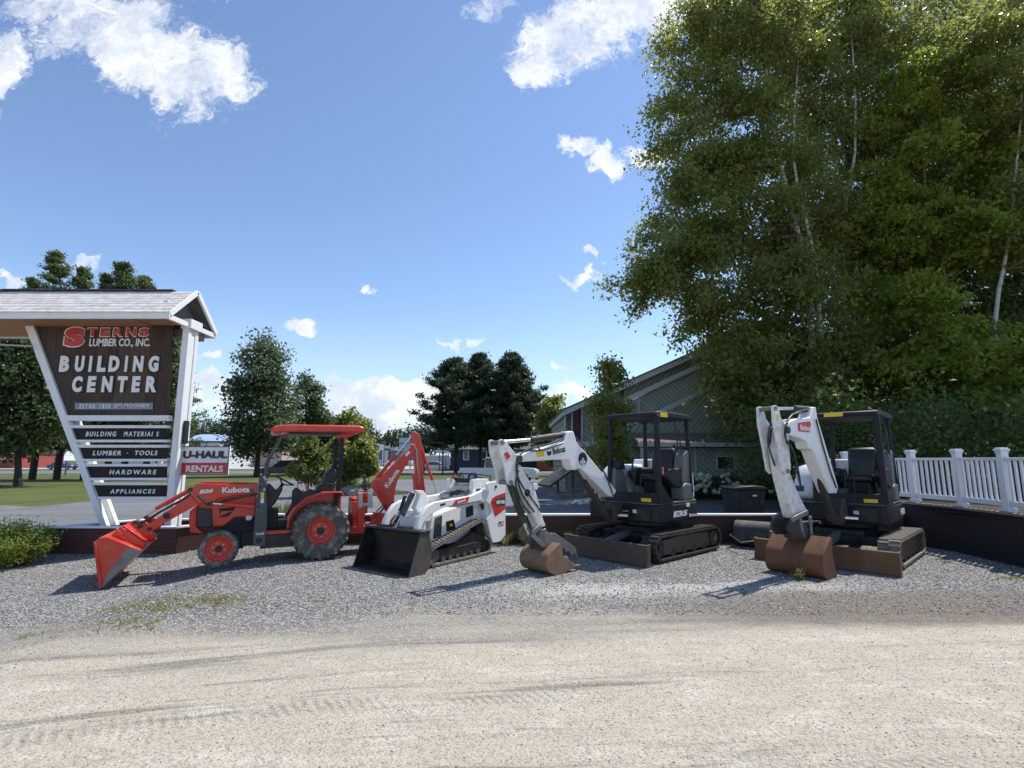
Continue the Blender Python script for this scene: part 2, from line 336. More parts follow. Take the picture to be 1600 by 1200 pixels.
    bp = t.n('ShaderNodeBump'); bp.inputs['Distance'].default_value = .022; bp.inputs['Strength'].default_value = .9; t.l(h, bp.inputs['Height']); t.l(bp.outputs[0], b.inputs['Normal'])
    return fin(t, m, b)
GROUND = ground_mat()
def simple_ground(name, stops, sc, bump=.01, sc2=40, stretch=(1, 1, 1)):
    m, t = newmat(name)
    g = t.n('ShaderNodeNewGeometry'); P = t.mapping(g.outputs['Position'], stretch)
    n = t.noise(P, sc, 8, .7); n2 = t.noise(P, sc2, 4, .7)
    col = t.mix(t.ss(n, .38, .62), stops[0], stops[1])
    col = t.mix(t.m('MULTIPLY', t.ss(n2, .45, .7), .5), col, stops[2])
    b = t.n('ShaderNodeBsdfPrincipled'); t.l(col, b.inputs['Base Color']); b.inputs['Roughness'].default_value = .92; b.inputs['Specular IOR Level'].default_value = .2
    bp = t.n('ShaderNodeBump'); bp.inputs['Distance'].default_value = bump; t.l(n2, bp.inputs['Height']); t.l(bp.outputs[0], b.inputs['Normal'])
    return fin(t, m, b)
ASPH = simple_ground('worn_asphalt', [(.165, .172, .182), (.125, .130, .138), (.22, .225, .23)], .35, .004, 60, (.3, 1, 1))
ASPHD = simple_ground('driveway_asphalt_with_shade', [(.115, .117, .122), (.085, .087, .092), (.15, .152, .155)], .6, .004, 60)  # darker copy of the asphalt, tree shade put into its colour
LAWN = simple_ground('lawn', [(.055, .082, .020), (.105, .115, .035), (.13, .135, .05)], .25, .04, 6)
VERGE = simple_ground('gravel_verge', [(.20, .19, .175), (.13, .125, .11), (.28, .27, .25)], 1.5, .02, 25)
SOIL = simple_ground('planting_soil', [(.045, .035, .025), (.08, .065, .045), (.03, .025, .02)], 3, .02, 20)
PEBB = simple_ground('white_pebbles', [(.42, .42, .41), (.25, .25, .25), (.55, .55, .54)], 12, .04, 22)
PALEC = simple_ground('pale_concrete', [(.40, .39, .37), (.32, .31, .30), (.45, .44, .42)], .5, .004, 20)

# ------------------------------------------------------------------ object helpers
def setp(o, label=None, cat=None, group=None, kind=None):
    if label: o['label'] = label
    if cat: o['category'] = cat
    if group: o['group'] = group
    if kind: o['kind'] = kind
    return o
def thing(name, label, cat, loc=(0, 0, 0), rz=0, group=None):
    o = bpy.data.objects.new(name, None); COL.objects.link(o); o.location = loc; o.rotation_euler = (0, 0, rz); o.empty_display_size = .3
    return setp(o, label, cat, group)
class MB:
    def __init__(s, xf=None): s.v = []; s.f = []; s.xf = xf
    def add(s, vs, fs):
        k = len(s.v)
        if s.xf is not None: vs = [tuple(s.xf @ Vector(p)) for p in vs]
        s.v += [tuple(p) for p in vs]; s.f += [tuple(i+k for i in f) for f in fs]; return s
    def box(s, c, d, rot=None):
        hx, hy, hz = d[0]/2, d[1]/2, d[2]/2
        vs = [Vector((x, y, z)) for x in (-hx, hx) for y in (-hy, hy) for z in (-hz, hz)]
        if rot is not None: vs = [rot @ p for p in vs]
        vs = [p+Vector(c) for p in vs]
        return s.add(vs, [(0, 1, 3, 2), (4, 6, 7, 5), (0, 4, 5, 1), (2, 3, 7, 6), (0, 2, 6, 4), (1, 5, 7, 3)])
    def b2(s, x0, x1, y0, y1, z0, z1): return s.box(((x0+x1)/2, (y0+y1)/2, (z0+z1)/2), (abs(x1-x0), abs(y1-y0), abs(z1-z0)))
    def prism(s, prof, y0, y1, shift=0):
        n = len(prof)
        vs = [(x, y0, z) for x, z in prof]+[(x+shift, y1, z) for x, z in prof]
        return s.add(vs, [tuple(range(n)), tuple(range(2*n-1, n-1, -1))]+[(i, i+n, (i+1) % n+n, (i+1) % n) for i in range(n)])
    def plan(s, prof, z0, z1):
        n = len(prof)
        vs = [(x, y, z0) for x, y in prof]+[(x, y, z1) for x, y in prof]
        return s.add(vs, [tuple(range(n)), tuple(range(2*n-1, n-1, -1))]+[(i, i+n, (i+1) % n+n, (i+1) % n) for i in range(n)])
    def tube(s, pts, r, n=10, caps=True):
        pts = [Vector(p) for p in pts]; rs = r if isinstance(r, (list, tuple)) else [r]*len(pts)
        vs = []; fs = []; prev = None
        for i, p in enumerate(pts):
            d = (pts[min(i+1, len(pts)-1)]-pts[max(i-1, 0)]).normalized()
            if prev is None:
                a = Vector((0, 0, 1)) if abs(d.z) < .9 else Vector((1, 0, 0)); a = (a-d*a.dot(d)).normalized()
            else: a = (prev-d*prev.dot(d)).normalized()
            prev = a; b = d.cross(a)
            vs += [p+(a*math.cos(2*PI*k/n)+b*math.sin(2*PI*k/n))*rs[i] for k in range(n)]
        for i in range(len(pts)-1):
            fs += [(i*n+k, i*n+(k+1) % n, (i+1)*n+(k+1) % n, (i+1)*n+k) for k in range(n)]
        if caps: fs += [tuple(range(n-1, -1, -1)), tuple(range((len(pts)-1)*n, len(pts)*n))]
        return s.add(vs, fs)
    def bar(s, p0, p1, w, h, up=(0, 0, 1)):
        p0, p1 = Vector(p0), Vector(p1); d = (p1-p0); L = d.length; d.normalize()
        u = Vector(up); u = (u-d*u.dot(d)).normalized(); sd_ = d.cross(u)
        R = Matrix((d, sd_, u)).transposed()
        return s.box((p0+p1)/2, (L, w, h), R)
    def lathe(s, prof, cx, cz, n=40, cy=0, closed=True):
        """revolve (radius, y) profile about the local Y axis through (cx, cz)"""
        vs = []; m = len(prof)
        for k in range(n):
            a = 2*PI*k/n
            vs += [(cx+r*math.cos(a), cy+y, cz+r*math.sin(a)) for r, y in prof]
        fs = []
        for k in range(n):
            k2 = (k+1) % n
            for j in range(m if closed else m-1):
                j2 = (j+1) % m
                fs.append((k*m+j, k*m+j2, k2*m+j2, k2*m+j))
        return s.add(vs, fs)
    def disc(s, cx, cz, r, y0, y1, n=24):
        return s.prism([(cx+r*math.cos(2*PI*k/n), cz+r*math.sin(2*PI*k/n)) for k in range(n)], y0, y1)
    def sphere(s, c, r, n=12, m=8, jit=0):
        vs = []; rr = r if isinstance(r, (tuple, list)) else (r, r, r)
        for i in range(m+1):
            th = PI*i/m
            for k in range(n):
                a = 2*PI*k/n; q = 1+random.uniform(-jit, jit)
                vs.append((c[0]+rr[0]*q*math.sin(th)*math.cos(a), c[1]+rr[1]*q*math.sin(th)*math.sin(a), c[2]+rr[2]*q*math.cos(th)))
        fs = [(i*n+k, (i+1)*n+k, (i+1)*n+(k+1) % n, i*n+(k+1) % n) for i in range(m) for k in range(n)]
        return s.add(vs, fs)
    def build(s, name, mat, parent=None, bevel=0, ang=32, merge=False):
        me = bpy.data.meshes.new(name); me.from_pydata(s.v, [], s.f)
        bm = bmesh.new(); bm.from_mesh(me)
        if merge: bmesh.ops.remove_doubles(bm, verts=bm.verts, dist=1e-4)
        bmesh.ops.recalc_face_normals(bm, faces=bm.faces); bm.to_mesh(me); bm.free()
        me.polygons.foreach_set('use_smooth', [True]*len(me.polygons))
        me.set_sharp_from_angle(angle=math.radians(ang)); me.materials.append(mat); me.update()
        o = bpy.data.objects.new(name, me); COL.objects.link(o)
        if parent is not None: o.parent = parent
        if bevel:
            bv = o.modifiers.new('bevel', 'BEVEL'); bv.width = bevel; bv.segments = 2; bv.limit_method = 'ANGLE'; bv.angle_limit = math.radians(38); bv.use_clamp_overlap = True
        return o
def quads(name, V, mat, parent=None):
    """fast mesh from an (n,4,3) array of separate quads"""
    V = np.ascontiguousarray(V, dtype=np.float32); n = len(V)
    me = bpy.data.meshes.new(name); me.vertices.add(n*4); me.vertices.foreach_set('co', V.ravel())
    me.loops.add(n*4); me.loops.foreach_set('vertex_index', np.arange(n*4, dtype=np.int32))
    me.polygons.add(n); me.polygons.foreach_set('loop_start', np.arange(0, n*4, 4, dtype=np.int32))
    me.update(calc_edges=True); me.materials.append(mat)
    o = bpy.data.objects.new(name, me); COL.objects.link(o)
    if parent is not None: o.parent = parent
    return o
def text(body, p0, u, v, w, h, mat, parent=None, bold=.0, shear=0, off=.003, ext=.0015, name='lettering', space=1.0):
    cu = bpy.data.curves.new('t', 'FONT'); cu.body = body; cu.offset = bold; cu.shear = shear; cu.space_character = space
    cu.extrude = .01; cu.resolution_u = 3
    ob = bpy.data.objects.new('t', cu); COL.objects.link(ob)
    dg = bpy.context.evaluated_depsgraph_get(); me = bpy.data.meshes.new_from_object(ob.evaluated_get(dg))
    bpy.data.objects.remove(ob)
    n = len(me.vertices); c = np.zeros(n*3, np.float32); me.vertices.foreach_get('co', c); c = c.reshape(-1, 3)
    mn, mx = c.min(0), c.max(0)
    u = np.array(Vector(u).normalized()); v = np.array(Vector(v).normalized()); nn = np.cross(u, v)
    q = (c-mn)/(mx-mn+1e-9)
    P = np.array(p0)+q[:, :1]*w*u+q[:, 1:2]*h*v+(off+q[:, 2:3]*ext*2)*nn
    me.vertices.foreach_set('co', P.astype(np.float32).ravel()); me.materials.clear(); me.materials.append(mat); me.update()
    me.name = name; o = bpy.data.objects.new(name, me); COL.objects.link(o)
    if parent is not None: o.parent = parent
    return o
def copy_tree(o, parent=None):
    c = o.copy(); COL.objects.link(c); c.parent = parent
    for ch in [x for x in bpy.data.objects if x.parent == o]: copy_tree(ch, c)
    return c
class Fr:
    """a machine's own frame: origin on the ground, +X ahead, +Y to its left"""
    def __init__(s, x, y, hx, hy):
        n = math.hypot(hx, hy); s.o = (x, y); s.h = (hx/n, hy/n); s.l = (-s.h[1], s.h[0]); s.rz = math.atan2(hy, hx)
    def T(s, u, v, lat=0):
        r = ray(u, v); t = (lat+s.o[0]*s.l[0]+s.o[1]*s.l[1])/(r[0]*s.l[0]+r[1]*s.l[1])
        dx, dy = t*r[0]-s.o[0], t*r[1]-s.o[1]
        return (dx*s.h[0]+dy*s.h[1], CAMH+t*r[2])
    def prof(s, pts, lat=0): return [s.T(u, v, lat) for u, v in pts]
    def p3(s, u, v, lat=0): x, z = s.T(u, v, lat); return (x, lat, z)

def hull(pts):
    pts = sorted(set((round(a, 5), round(b, 5)) for a, b in pts))
    def half(p):
        h = []
        for q in p:
            while len(h) > 1 and (h[-1][0]-h[-2][0])*(q[1]-h[-2][1])-(h[-1][1]-h[-2][1])*(q[0]-h[-2][0]) <= 0: h.pop()
            h.append(q)
        return h[:-1]
    return half(pts)+half(pts[::-1])
def track_belt(circles, y0, y1, pitch=.085, th=.028, lug=.022, sag=0, pattern='split'):
    pts = [(cx+r*math.cos(2*PI*k/48), cz+r*math.sin(2*PI*k/48)) for cx, cz, r in circles for k in range(48)]
    hp = hull(pts); hp.append(hp[0])
    L = [0]
    for a, b in zip(hp, hp[1:]): L.append(L[-1]+math.dist(a, b))
    n = int(L[-1]/pitch); n2 = n*2
    def ev(s):
        s %= L[-1]
        for i in range(len(L)-1):
            if s <= L[i+1]:
                f = (s-L[i])/(L[i+1]-L[i]+1e-9); a, b = hp[i], hp[i+1]
                return (a[0]+(b[0]-a[0])*f, a[1]+(b[1]-a[1])*f)
    m = MB(); path = []
    for k in range(n2):
        s = L[-1]*k/n2; p = ev(s); q = ev(s+.01); o = ev(s-.01); t = Vector((q[0]-o[0], q[1]-o[1])).normalized(); path.append((Vector(p), t, Vector((t.y, -t.x))))
    vs = []; 
    for p, t, nrm in path:
        i = p-nrm*th
        vs += [(p.x, y0, p.y), (p.x, y1, p.y), (i.x, y1, i.y), (i.x, y0, i.y)]
    fs = []
    for k in range(n2):
        a, b = k*4, ((k+1) % n2)*4
        fs += [(a+j, a+(j+1) % 4, b+(j+1) % 4, b+j) for j in range(4)]
    m.add(vs, fs)
    lg = MB(); w = y1-y0
    for k in range(n2):
        p, t, nrm = path[k]
        R = Matrix(((t.x, 0, nrm.x), (0, 1, 0), (t.y, 0, nrm.y)))
        c = p+nrm*(lug/2)
        if k % 2 == 0:
            lg.box((c.x, y0+w*.26, c.y), (pitch*.48, w*.50, lug+.004), R)
        else:
            lg.box((c.x, y0+w*.74, c.y), (pitch*.48, w*.50, lug+.004), R)
    m.add(lg.v, lg.f)
    return m
def tyre(cx, cz, R, rr, yc, w, n_lug, lug=.02, skew=.5):
    m = MB(); h = w/2
    m.lathe([(rr, -h*.72), (rr+.02, -h*.9), (R*.80, -h), (R-.045, -h*.94), (R-lug, -h*.72), (R-lug+.003, 0), (R-lug, h*.72), (R-.045, h*.94), (R*.80, h), (rr+.02, h*.9), (rr, h*.72)], cx, cz, 56, yc)
    for k in range(n_lug):
        for sgn in (-1, 1):
            a0 = 2*PI*(k+(.5 if sgn > 0 else 0))/n_lug; vs = []
            wa = .36*2*PI/n_lug
            for f, ra in ((0.02, R), (.55, R-.001), (.93, R-.012), (1.0, R-.055)):
                for da in (0, wa):
                    a = a0+da+skew*f*2*PI/n_lug
                    vs.append((cx+ra*math.cos(a), yc+sgn*h*(f*1.0), cz+ra*math.sin(a)))
                    r2 = ra-lug-.012
                    vs.append((cx+r2*math.cos(a), yc+sgn*h*(f*.97), cz+r2*math.sin(a)))
            fs = []
            for i in range(3):
                a, b = i*4, i*4+4
                fs += [(a, a+2, b+2, b), (a, b, b+1, a+1), (a+2, a+3, b+3, b+2), (a+1, b+1, b+3, a+3)]
            fs += [(0, 1, 3, 2), (12, 14, 15, 13)]
            m.add(vs, fs)
    return m
def wheel(parent, cx, cz, R, rr, yc, w, n_lug, side, name='wheel', dish=.5, lug=.02, skew=.5):
    """wheel > rim, hub: the tyre is the wheel's own mesh"""
    ty = tyre(cx, cz, R, rr, yc, w, n_lug, lug, skew).build(name, RUB, parent)
    h = w/2*.75*side; rim = MB()
    rim.lathe([(rr+.012, h), (rr+.012, h*.85), (rr-.02, h*.7), (rr-.03, h*.2), (rr*.72, h*(.15)), (rr*.66, h*(.32)), (.0, h*.36), (0, h*-.1), (rr-.01, -h*.1), (rr-.005, h*.6)], cx, cz, 40, yc)
    rim.build('rim', RED, ty)
    hb = MB(); hb.disc(cx, cz, rr*.24, yc+h*.3, yc+h*.8, 20); hb.build('hub', BLK, ty, .008)
    bt = MB()
    for k in range(6): bt.disc(cx+rr*.42*math.cos(k*PI/3+.3), cz+rr*.42*math.sin(k*PI/3+.3), .014, yc+h*.3, yc+h*.46, 8)
    bt.build('wheel_bolts', GALV, ty)
    return ty

# ================================================================== THE SETTING
def sst(a, b, x): t = min(1, max(0, (x-a)/(b-a))); return t*t*(3-2*t)
def gz(x, y): return -.15*sst(-4.2, -5.4, x)*sst(10.6, 9.0, y)*sst(2, 6, y)
def ground_lot():
    xs = [-1500, -300, -80, -30, -18]+[-14+.4*i for i in range(71)]+[18, 30, 80, 300, 1500]
    ys = [-1500, -300, -60, -10]+[-2+.4*i for i in range(33)]+[11.1]
    V = [(x, y, gz(x, y)) for y in ys for x in xs]; n = len(xs)
    F = [(j*n+i, j*n+i+1, (j+1)*n+i+1, (j+1)*n+i) for j in range(len(ys)-1) for i in range(n-1)]
    setp(MB().add(V, F).build('gravel_lot', GROUND), kind='structure')
ground_lot()
def sheet(name, pts, z, mat, kind='structure'):
    return setp(MB().add([(x, y, z) for x, y in pts], [tuple(range(len(pts)))]).build(name, mat), kind=kind)
sheet('ground', [(-2500, 11.1), (2500, 11.1), (2500, 2500), (-2500, 2500)], 0, LAWN)
far = [G(u, v) for u, v in [(0, 799), (138, 784), (250, 771), (420, 752), (540, 739), (600, 732)]]
sheet('road', [(-60, 12.0), (-13.5, 13.2), (-10.2, 11.6), (8.0, 11.6), (8.0, 12.6)]+[(14, 12.6), (14, 23.4), (5.0, 23.4), (4.2, 24.5), (5, 46), (-20, 46)]+far[::-1]+[(-60, 31)], .004, ASPH)
sheet('verge', [(-60, 31), (-60, 33.5)]+[(x-.3, y+1.6) for x, y in far[:4]]+far[:4][::-1], .008, VERGE)
sheet('driveway', [(2.4, 11.7), (13.9, 11.7), (13.9, 23.3), (5.2, 23.3), (3.4, 21)], .009, ASPHD)
sheet('highway', [(-500, 66), (30, 66), (30, 84), (-500, 84)], .012, ASPH)
sheet('parking_lot', [(-500, 100), (40, 100), (40, 160), (-500, 160)], .012, PALEC)
sheet('planting_bed', [(5.2, 23.4), (16, 23.4), (16, 25.0), (5.2, 25.0)], .02, SOIL)

# ------------------------------------------------------------------ loose stones on the lot
def stones(name, n, region, size, mat, label, seed):
    rng = np.random.default_rng(seed)
    x = rng.uniform(region[0], region[1], n*2); y = region[2]+(region[3]-region[2])*rng.random(n*2)**region[4]
    keep = np.abs(x) < y*1.15+.6; x = x[keep][:n]; y = y[keep][:n]; n = len(x)
    z = np.array([gz(a, b) for a, b in zip(x, y)])
    base = np.array([(1, 0, 0), (0, 1, 0), (-1, 0, 0), (0, -1, 0), (0, 0, 1), (0, 0, -1)], float)
    sz = size[0]*(size[1]/size[0])**(rng.random(n)**1.6)
    s = sz[:, None]*rng.uniform(.6, 1.25, (n, 3)); s[:, 2] *= .7
    V = base[None]*s[:, None, :]+rng.normal(0, .16, (n, 6, 3))*sz[:, None, None]
    a = rng.uniform(0, 2*PI, n); ca, sa = np.cos(a), np.sin(a)
    W = V.copy(); W[..., 0] = V[..., 0]*ca[:, None]-V[..., 1]*sa[:, None]; W[..., 1] = V[..., 0]*sa[:, None]+V[..., 1]*ca[:, None]
    W[..., 0] += x[:, None]; W[..., 1] += y[:, None]; W[..., 2] += (z+s[:, 2]*.25)[:, None]
    tri = np.array([(0, 1, 4), (1, 2, 4), (2, 3, 4), (3, 0, 4), (1, 0, 5), (2, 1, 5), (3, 2, 5), (0, 3, 5)])
    T = (tri[None]+np.arange(n)[:, None, None]*6).reshape(-1, 3)
    me = bpy.data.meshes.new(name); me.vertices.add(n*6); me.vertices.foreach_set('co', W.astype(np.float32).ravel())
    me.loops.add(len(T)*3); me.loops.foreach_set('vertex_index', T.astype(np.int32).ravel())
    me.polygons.add(len(T)); me.polygons.foreach_set('loop_start', np.arange(0, len(T)*3, 3, dtype=np.int32)); me.update(calc_edges=True)
    me.materials.append(mat); o = bpy.data.objects.new(name, me); COL.objects.link(o)
    setp(o, label, 'gravel', kind='stuff')
def stonemat(name, cols):
    m, t = newmat(name); g = t.n('ShaderNodeNewGeometry'); r = t.n('ShaderNodeValToRGB'); t.l(g.outputs['Random Per Island'], r.inputs[0])
    e = r.color_ramp; e.elements[0].color = (*cols[0], 1); e.elements[1].color = (*cols[-1], 1)
    for i, c in enumerate(cols[1:-1]): e.elements.new((i+1)/(len(cols)-1)).color = (*c, 1)
    b = t.n('ShaderNodeBsdfPrincipled'); t.l(r.outputs[0], b.inputs['Base Color']); b.inputs['Roughness'].default_value = .85
    return fin(t, m, b)
STG = stonemat('crushed_stone', [(.07, .07, .072), (.19, .188, .185), (.30, .29, .28), (.23, .23, .235), (.66, .64, .60)])
STS = stonemat('sandy_stone', [(.18, .17, .16), (.36, .33, .28), (.46, .43, .36), (.24, .23, .22), (.52, .49, .42)])
stones('gravel', 60000, (-10, 11, 6.0, 10.9, 1.0), (.006, .017), STG, 'grey crushed stone spread under and around the parked machines', 1)
stones('loose_stones', 42000, (-8, 9, 1.9, 6.6, 1.5), (.0022, .008), STS, 'small loose stones scattered over the pale packed sand lane', 2)

# ------------------------------------------------------------------ pylon sign
SY = 10.4
def up(pts, Y): return [(at(u, v, Y).x, at(u, v, Y).z) for u, v in pts]
sign = thing('pylon_sign', 'tall white and brown roofed lumber store sign standing in a timber planter', 'sign', (at(210, 822, SY).x, SY+.15, 0))
def sb(m, name, mat, bevel=0, par=None):
    """build in world coordinates, then hang under the sign"""
    o = m.build(name, mat, None, bevel); o.parent = par or sign
    if par is None: o.matrix_parent_inverse = Matrix.Translation(-Vector(sign.location))
    return o
sign_inv = Matrix.Translation(-Vector(sign.location))
xr0, xr1 = at(256, 820, SY).x, at(266.5, 820, SY).x
for y0, y1 in ((SY, SY+.1), (SY+.24, SY+.34)):
    sb(MB().b2(xr0, xr1, y0, y1, .1, 4.62), 'post', TRIM, .006)
    q = up([(35, 500), (48.5, 500), (167, 823), (156.5, 823)], SY); q = [(x, max(z, .1)) for x, z in q]
    sb(MB().prism(q, y0, y1), 'slanted_post', TRIM, .006)
sb(MB().b2(xr0+.02, xr1-.02, SY+.1, SY+.24, .12, 4.6), 'post_side_board', TRIM)
q = up([(38, 505), (46, 505), (164, 822), (158, 822)], SY+.1)
sb(MB().prism([(x, max(z, .1)) for x, z in q], SY+.1, SY+.24), 'slanted_side_board', TRIM)
sb(MB().b2(xr0-.03, xr1+.05, SY-.03, SY+.37, 4.42, 4.62), 'post_capital', TRIM, .008)
brd = sb(MB().prism(up([(47, 500), (271.5, 500), (264, 650), (101, 650)], SY+.06), SY+.05, SY+.08), 'sign_board', SIGNW)
sb(MB().prism(up([(101, 649), (265, 649), (264.5, 657.5), (104.5, 657.5)], SY+.02), SY-.01, SY+.12), 'cross_beam', TRIM, .005)
# rows of slats: (top rail, panel, bottom rail), left ends follow the slanted post
for k, (v0, v1, v2, v3, ul) in enumerate([(664.5, 669, 687, 691, 110), (695, 699.5, 717, 721, 121.5), (725, 729, 746.5, 750.5, 132.5), (754, 758, 776, 780, 144)]):
    lx = lambda v: ul+(v-v0)*.37
    for a, b in ((v0, v1), (v2, v3)):
        sb(MB().prism(up([(lx(a), a), (262.5, a), (262, b), (lx(b), b)], SY+.02), SY+.0, SY+.11), 'slat_rail', TRIM, .004)
    pn = sb(MB().prism(up([(lx(v1)+2, v1-.4), (261, v1-.4), (260.5, v2+.4), (lx(v2)+2, v2+.4)], SY+.05), SY+.045, SY+.065), 'slat_panel', PANELB)
def stext(body, u0, v0, u1, v1, mat, Y, **k):
    a = at(u0, v1, Y); b = at(u1, v0, Y)
    o = text(body, (a.x, Y, a.z), (1, 0, 0), (0, 0, 1), b.x-a.x, b.z-a.z, mat, None, **k)
    o.parent = sign; o.matrix_parent_inverse = sign_inv; return o
WL = WDEC
YB = SY+.045
stext('S', 97.6, 510.3, 136.2, 543.2, WL, YB, bold=.085, ext=.006, name='lettering')
stext('S', 99.6, 512.2, 134.2, 541.4, REDDEC, YB-.014, bold=.07, ext=.006)
for i, ch in enumerate('TERNS'):
    uu = 135.5+i*20.2
    stext(ch, uu, 511.8, uu+18.6, 526.6, WL, YB, bold=.06, ext=.005)
    stext(ch, uu+1.1, 513.1, uu+17.5, 525.4, REDDEC, YB-.013, bold=.035, ext=.004)
stext('LUMBER CO., INC.', 139.5, 529, 236, 543.3, WL, YB, bold=.022, ext=.006)
for i, ch in enumerate('BUILDING'):
    us = [(93, 111), (117, 134), (139, 146), (152, 168), (170, 189), (195, 201.5), (208, 226), (232, 250)][i]
    stext(ch, us[0], 556.3, us[1], 581.2, WL, YB-.012, bold=.055 if ch != 'I' else .03, ext=.010)
for i, ch in enumerate('CENTER'):
    us = [(112.5, 131), (136.5, 152), (159, 178), (183, 201), (206, 221), (228, 247)][i]
    stext(ch, us[0], 588, us[1], 613, WL, YB-.012, bold=.055, ext=.010)
sb(MB().prism(up([(117.5, 629.5), (239.3, 629.5), (239, 639.8), (117.8, 639.8)], YB), YB-.012, YB), 'name_plate', SIGNGREY)
stext('ESTAB. 1838', 124.5, 631.4, 173, 638.4, WL, YB-.013, bold=.008, space=1.15)
stext('JIM MOONEY', 178, 631.2, 233.5, 638.4, WL, YB-.013, bold=.008, space=1.15)
YP = SY+.043
for body, u0, u1, v0, v1 in [('BUILDING', 134.5, 182.5, 674.3, 681.8), ('MATERIAI S', 194, 249, 674.3, 681.8), ('LUMBER', 145.5, 190.5, 704.3, 711.6), ('\u00b7', 199, 200.6, 707, 708.8),
                             ('TOOLS', 211, 247, 704, 711.4), ('HARDWARE', 171.5, 245.5, 734, 741.3), ('APPLIANCES', 172.5, 243.5, 764.2, 771.3)]:
    stext(body, u0, v0, u1, v1, WL, YP, bold=.025, shear=.12, ext=.006, space=1.45 if len(body) > 6 else 1.25)
# roof
XL, XR = -15.5, -6.73
y0, y1, yr = 9.75, 11.35, 10.55; ze, zr = 4.60, 5.27
rf = MB()
rf.add([(XL, y0, ze), (XR, y0, ze), (XR, yr, zr), (XL, yr, zr), (XL, y0, ze-.05), (XR, y0, ze-.05), (XR, yr, zr-.05), (XL, yr, zr-.05)], [(0, 1, 2, 3), (7, 6, 5, 4), (0, 4, 5, 1), (1, 5, 6, 2), (3, 2, 6, 7), (0, 3, 7, 4)])
roofo = sb(rf, 'roof', SHING)
sb(MB().add([(XL, y1, ze), (XR, y1, ze), (XR, yr, zr), (XL, yr, zr), (XL, y1, ze-.05), (XR, y1, ze-.05), (XR, yr, zr-.05), (XL, yr, zr-.05)], [(0, 1, 2, 3), (7, 6, 5, 4), (0, 4, 5, 1), (1, 5, 6, 2), (3, 2, 6, 7), (0, 3, 7, 4)]), 'rear_roof', ROOFD)
shn = MB()
for i in range(7):      # butt edges of the shingle courses
    f = i/7; yy = y0+(yr-y0)*f; zz = ze+(zr-ze)*f
    x = XL
    while x < XR-.05:
        w = random.uniform(.14, .30); w = min(w, XR-x)
        shn.box((x+w/2, yy-.008, zz+.012+random.uniform(0, .006)), (w-.008, .14, .012), Matrix.Rotation(math.atan2(zr-ze, yr-y0), 3, 'X')); x += w
sb(shn, 'shingle_courses', SHING)
cap = MB(); x = XL
while x < XR-.5: cap.box((x+.2, yr, zr+.004+random.uniform(0, .02)), (.38, .22, .015)); x += .36
sb(cap, 'ridge_cap', ROOFD)
sb(MB().b2(XL, XR+.02, y0-.03, y0, ze-.16, ze-.0), 'fascia', TRIM, .004)
sb(MB().b2(XL, XR, y1, y1+.03, ze-.16, ze), 'fascia', TRIM)
sb(MB().b2(XL, -7.55, y0+.002, y1-.002, ze-.125, ze-.10), 'soffit', WOODB)
sb(MB().b2(-7.5, XR-.06, y0+.05, y0+.62, ze-.12, ze-.06), 'soffit_beam', WOODB)
gm = MB()
gm.bar((XR+.0, y0, ze-.06), (XR+.0, yr, zr-.02), .05, .10); gm.bar((XR, y1, ze-.06), (XR, yr, zr-.02), .05, .10)
gm.bar((XR-.03, y0+.02, ze-.11), (XR-.03, y1-.02, ze-.11), .06, .10)
gm.b2(XR-.34, XR-.26, y0+.30, y0+.40, ze-.1, zr-.35)
sb(gm, 'gable_trim', TRIM, .004)
sb(MB().add([(XR-.3, y0+.1, ze-.06), (XR-.3, y1-.1, ze-.06), (XR-.3, yr, zr-.08)], [(0, 1, 2)]), 'gable_board', GREYP)
sb(MB().b2(-7.3, XR-.1, yr+.12, yr+.55, ze-.30, ze-.13), 'joist_box', WOODG)
sb(MB().tube([(-15.5, SY, 4.30), (xr0-3.0, SY-.1, 4.02)], .02), 'conduit', GALV)

# hanging rental sign on a bracket
uh = thing('hanging_sign', 'small white and red truck rental sign hung from a black bracket beside the pylon', 'sign', (at(319, 741, 10.6).x, 10.6, at(319, 741, 10.6).z))
uinv = Matrix.Translation(-Vector(uh.location))
def ub(m, name, mat, bevel=0):
    o = m.build(name, mat, None, bevel); o.parent = uh; o.matrix_parent_inverse = uinv; return o
a, b = at(280.5, 742, 10.6), at(359.5, 697, 10.6); mid = at(300, 723, 10.6).z
ub(MB().b2(a.x, b.x, 10.6, 10.64, a.z, b.z), 'sign_board', TRIM, .006)
ub(MB().b2(a.x+.03, b.x-.03, 10.594, 10.598, a.z+.03, mid), 'red_panel', REDDEC)
fr = MB(); 
for (x0, x1, z0, z1) in ((a.x, b.x, a.z, a.z+.02), (a.x, b.x, b.z-.02, b.z), (a.x, a.x+.02, a.z+.021, b.z-.021), (b.x-.02, b.x, a.z+.021, b.z-.021)): fr.b2(x0, x1, 10.588, 10.599, z0, z1)
ub(fr, 'sign_frame', DGREY)
for body, u0, u1, v0, v1, mt, bo in (('U-HAUL', 285.5, 355.5, 704.5, 716.3, BDEC, .05), ('RENTALS', 290, 349, 727.3, 737.6, WDEC, .035)):
    p, q = at(u0, v1, 10.59), at(u1, v0, 10.59)
    o = text(body, (p.x, 10.592, p.z), (1, 0, 0), (0, 0, 1), q.x-p.x, q.z-p.z, mt, None, bold=bo); o.parent = uh; o.matrix_parent_inverse = uinv
p, q = at(276, 692, 10.62), at(277, 658, 10.62)
ub(MB().b2(xr1, xr1+.05, 10.5, 10.62, p.z-.02, q.z), 'wall_bracket', BLK)
e1 = at(361, 690.5, 10.62)
ub(MB().tube([(xr1, 10.62, e1.z), (e1.x, 10.62, e1.z)], .018), 'bracket_arm', BLK)
hk = MB()
